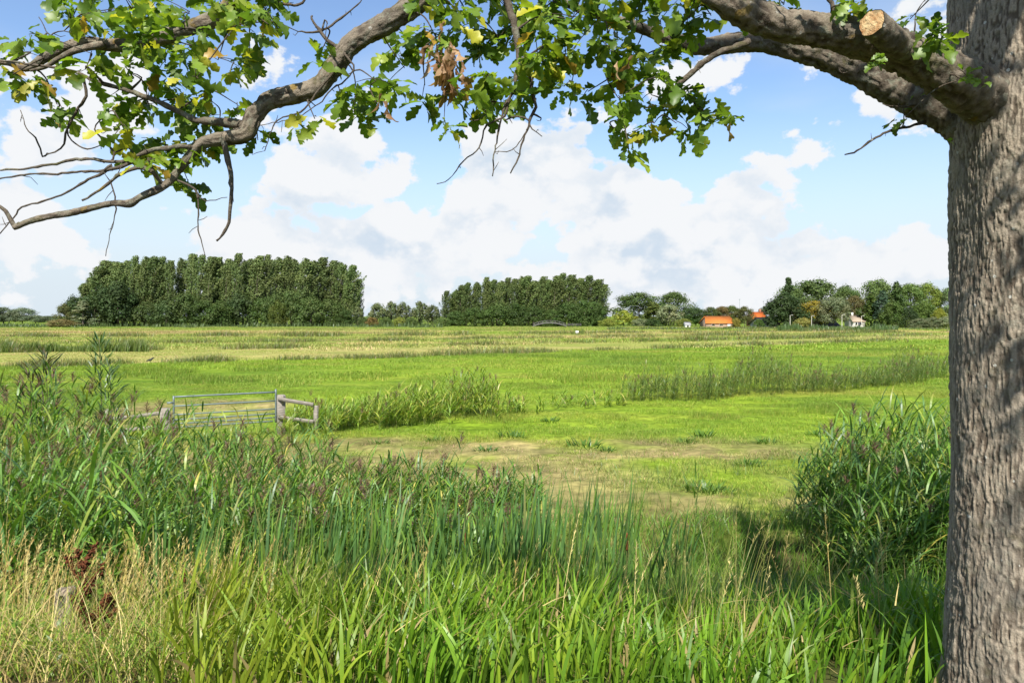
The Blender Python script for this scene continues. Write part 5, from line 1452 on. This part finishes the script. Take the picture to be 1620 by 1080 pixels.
    # ---- leaves: rosettes at the ends of twigs
    clusters = [(28, 85, 34, 9), (20, 118, 26, 7), (112, 35, 34, 10), (70, 130, 30, 8), (165, 20, 40, 13), (235, 25, 42, 14), (300, 22, 40, 14), (375, 40, 34, 11), (420, 20, 40, 12), (440, 50, 26, 6),
                (205, 115, 36, 11), (262, 100, 38, 12), (310, 125, 38, 13), (345, 95, 32, 9), (235, 165, 32, 10), (190, 172, 26, 8), (285, 165, 36, 12), (335, 160, 28, 8), (90, 165, 22, 5), (80, 190, 14, 3), (135, 110, 26, 6), (145, 85, 24, 5), (195, 200, 18, 4), (215, 250, 28, 8), (262, 228, 36, 12), (310, 235, 26, 8), (298, 288, 20, 6), (300, 258, 20, 5), (245, 255, 26, 7), (345, 205, 22, 6), (320, 190, 26, 7), (255, 60, 36, 9), (180, 60, 30, 7), (330, 60, 30, 8), (60, 60, 22, 5), (395, 85, 24, 5),
                (375, 165, 10, 2), (408, 222, 12, 3), (518, 38, 20, 4), (508, 82, 14, 2), (498, 188, 14, 3), (465, 200, 12, 2), (538, 150, 12, 2),
                (565, 150, 28, 9), (595, 128, 34, 11), (640, 108, 36, 12), (600, 172, 18, 4), (560, 178, 12, 3), (650, 65, 32, 9), (690, 60, 34, 10), (672, 135, 26, 6), (705, 150, 30, 8), (728, 160, 20, 5), (745, 40, 40, 12), (790, 60, 34, 9), (800, 15, 44, 14), (850, 30, 44, 16), (905, 30, 44, 16), (775, 128, 26, 8), (780, 155, 18, 5), (850, 85, 38, 13), (895, 85, 38, 13), (830, 120, 32, 10), (880, 120, 32, 10), (905, 130, 20, 5), (835, 150, 16, 4), (750, 85, 24, 5),
                (950, 30, 42, 14), (1000, 25, 42, 13), (1045, 35, 38, 11), (965, 80, 36, 11), (1000, 90, 32, 9), (960, 125, 28, 8), (985, 115, 26, 7), (978, 155, 20, 6), (985, 188, 14, 5), (990, 218, 12, 4), (995, 236, 8, 3), (930, 145, 18, 4), (1055, 75, 36, 10), (1090, 30, 36, 10), (1125, 25, 24, 6), (1050, 122, 30, 8), (1085, 150, 30, 9), (1050, 175, 28, 8), (1105, 175, 26, 7), (1125, 190, 18, 5), (1035, 195, 18, 4), (1070, 195, 22, 5), (1030, 150, 20, 4),
                (1240, 8, 22, 5), (1335, 14, 16, 5), (1480, 55, 24, 9), (1440, 30, 10, 3), (1432, 185, 8, 2), (1200, -10, 30, 8), (1350, 8, 10, 3)]
    clusters += [(x_ + r.uniform(-12, 12), r.uniform(-25, 12), 40, 10) for x_ in (130, 200, 270, 340, 420, 700, 740, 780, 830, 880, 930, 980, 1030, 1080)]
    hi, lo_mb = [], MB()
    tw_mb = 0
    def place(p, d, roll, size, col, hires=True, brown=False):
        Vl, Ql = (LEAF_HI[r.integers(14)] if hires else LEAF_LO[r.integers(8)])
        Rm = rot_from(d, roll)
        hi.append((size, np.asarray(p), Rm, Vl, Ql, np.asarray(col), brown))
    for (px, py, rad, cnt) in clusters:
        dep = r.uniform(3.05, 3.6)
        if px > 1180 and px < 1300: dep = 3.5
        ctr = P(px, py, dep)
        nd = [q for q in nodes if q[1] < .03 or True]
        pos = np.array([q[0] for q in nd]); dist = np.linalg.norm(pos - ctr, axis=1); k = int(np.argmin(dist + (pos[:, 2] < ctr[2] - .1) * .15))
        s0 = pos[k]; mid = (s0 + ctr) / 2 + np.array([r.normal(0, .03), r.normal(0, .03), .04])
        nsp = max(1, round(cnt / 4.5)); R0 = rad / FPX * dep
        pts, rd = spline([s0, mid, ctr], [min(.006, nd[k][1] * .8), .0035, .002], .02)
        V, Q, T, _ = tube(pts, rd, 6)
        MB().add(V, Q, T, np.stack([np.full(len(V), .3), np.zeros(len(V)), np.zeros(len(V))], -1)).obj('twig', M['twig'], root, True)
        nodes.append((ctr, .002))
        ylw = r.random() < .28
        for s in range(nsp):
            e_ = ctr + r.normal(0, .55, 3) * R0 * np.array([1, .8, .9])
            pts, rd = spline([ctr - [0, 0, -.01], (ctr + e_) / 2 + [0, 0, .01], e_], [.002, .0018, .0012], .02)
            V, Q, T, _ = tube(pts, rd, 5)
            MB().add(V, Q, T, np.full((len(V), 3), .25) * [1, 0, 0]).obj('twig', M['twig'], root, True)
            nl = int(round(cnt / nsp * 1.9))
            for q in range(nl):
                az = r.random() * 6.28; dn = r.uniform(-1.1, .35)
                d = np.array([math.cos(az), math.sin(az), dn]); pp = e_ + r.normal(0, .018, 3) + d * .012
                w = np.array([4, 4, 3.0, 2.6, 2.2 if ylw else .35, .6 if ylw else .08]); col = np.array(GREENS)[r.choice(6, p=w / w.sum())] * r.uniform(.75, 1.2)
                place(pp, d, r.normal(0, .7), r.uniform(.065, .126), col * 1.12)
    # withered brown bunch hanging among the green
    for (px, py, cnt, sp) in ((700, 75, 12, 14), (706, 100, 14, 12), (712, 122, 8, 9), (612, 155, 2, 4), (982, 92, 2, 8)):
        c = P(px, py, 3.05)
        for q in range(cnt):
            pp = c + r.normal(0, sp, 3) / FPX * 3.05
            place(pp, (r.normal(0, .35), r.normal(0, .35), -1), r.random() * 6.28, r.uniform(.07, .11), np.array([(.36, .20, .10), (.27, .15, .07), (.42, .27, .15)][r.integers(3)]) * r.uniform(.75, 1.15), brown=True)
    # shoots sprouting from the bark
    for (px, py, dep, cnt, sp, sz) in ((1382, 102, 3.08, 9, 8, .05), (1530, 118, 3.17, 12, 12, .05), (1555, 130, 3.15, 5, 8, .045), (1476, 58, 3.45, 9, 14, .10), (1490, 62, 3.5, 4, 8, .09), (1450, 160, 3.85, 4, 14, .05), (1496, 222, 3.6, 2, 4, .035)):
        c = P(px, py, dep)
        for q in range(cnt):
            pp = c + r.normal(0, sp * .5, 3) / FPX * dep
            place(pp, (r.normal(0, .8), -abs(r.normal(.3, .5)), r.normal(.1, .7)), r.normal(0, .8), sz * r.uniform(.7, 1.2), np.array((.15, .24, .03) if px != 1476 else (.07, .15, .02)) * r.uniform(.8, 1.15))
    # the 290 largest leaves become leaves of their own, the rest one part
    # apparent size: length over distance, but only leaves inside the picture
    def vis(h):
        p = h[1]; a, b = 810 + FPX * p[0] / p[1], HOR - FPX * (p[2] - CAMZ) / p[1]
        return h[0] / p[1] if (0 < a < 1620 and 0 < b < 1080) else 0
    hi.sort(key=vis, reverse=True)
    for k, (size, p, Rm, Vl, Ql, col, br) in enumerate(hi):
        V = (Vl * (np.array([size, size * .55, size * 2.0]) if br else size)) @ Rm.T + p
        if k < 290:
            MB().add(V, Ql, None, col).obj('leaf', M['oakleaf'], root)
        else:
            lo_mb.add(V, Ql, None, col)
    # ---- upper limbs and crown above the picture
    tips = []
    for k in range(11):
        az = -2.35 + 2.3 * (k + r.random()) / 11; z0 = r.uniform(5.3, 8.8); ln = r.uniform(3.0, 5.0)
        d = np.array([math.cos(az), math.sin(az)])
        a = np.array([xc, Y0, z0]); pts_ = [a]
        rise = r.uniform(.25, .6)
        for s in (.35, .7, 1.0):
            q = a + np.array([d[0] * ln * s, d[1] * ln * s, ln * rise * s]) + r.normal(0, .12, 3)
            q[2] = max(q[2], CAMZ + .47 * max(q[1], 0) + .9); pts_.append(q)
        p, rd = spline(pts_, [.15, .10, .06, .02], .08)
        V, Q, T, _ = tube(p, rd, 10)
        MB().add(V, Q, T, np.full((len(V), 3), .4) * [1, 0, .3]).obj('limb', M['limb'], root, True)
        tips += [q for q in p[len(p) // 3::3]]
    tips = np.array(tips)
    nc = 250
    cc = tips[r.integers(0, len(tips), nc)] + r.normal(0, .75, (nc, 3))
    cc = cc[(cc[:, 1] < 1.2) | (r.random(nc) < .25)]
    cc = np.vstack([cc, np.column_stack([xc + r.normal(0, .8, 26), Y0 + r.normal(-.6, .7, 26), r.uniform(7.4, 10, 26)])])
    for c in cc:
        c[2] = max(c[2], CAMZ + .45 * max(c[1], 0) + .75)
        for q in range(26):
            az = r.random() * 6.28; d = np.array([math.cos(az), math.sin(az), r.uniform(-.9, .5)])
            Vl, Ql = LEAF_LO[r.integers(8)]; pp = c + r.normal(0, .26, 3)
            if pp[1] > .2 and pp[2] < CAMZ + .44 * pp[1] + .25 and pp[0] < .72 * pp[1] + .3: continue
            lo_mb.add((Vl * r.uniform(.09, .13)) @ rot_from(d, r.normal(0, .6)).T + pp, Ql, None, np.array(GREENS)[r.integers(0, 4)] * r.uniform(.8, 1.2))
    fo = lo_mb.obj('foliage', M['oakleaf'], root); fo['kind'] = 'stuff'


oak()
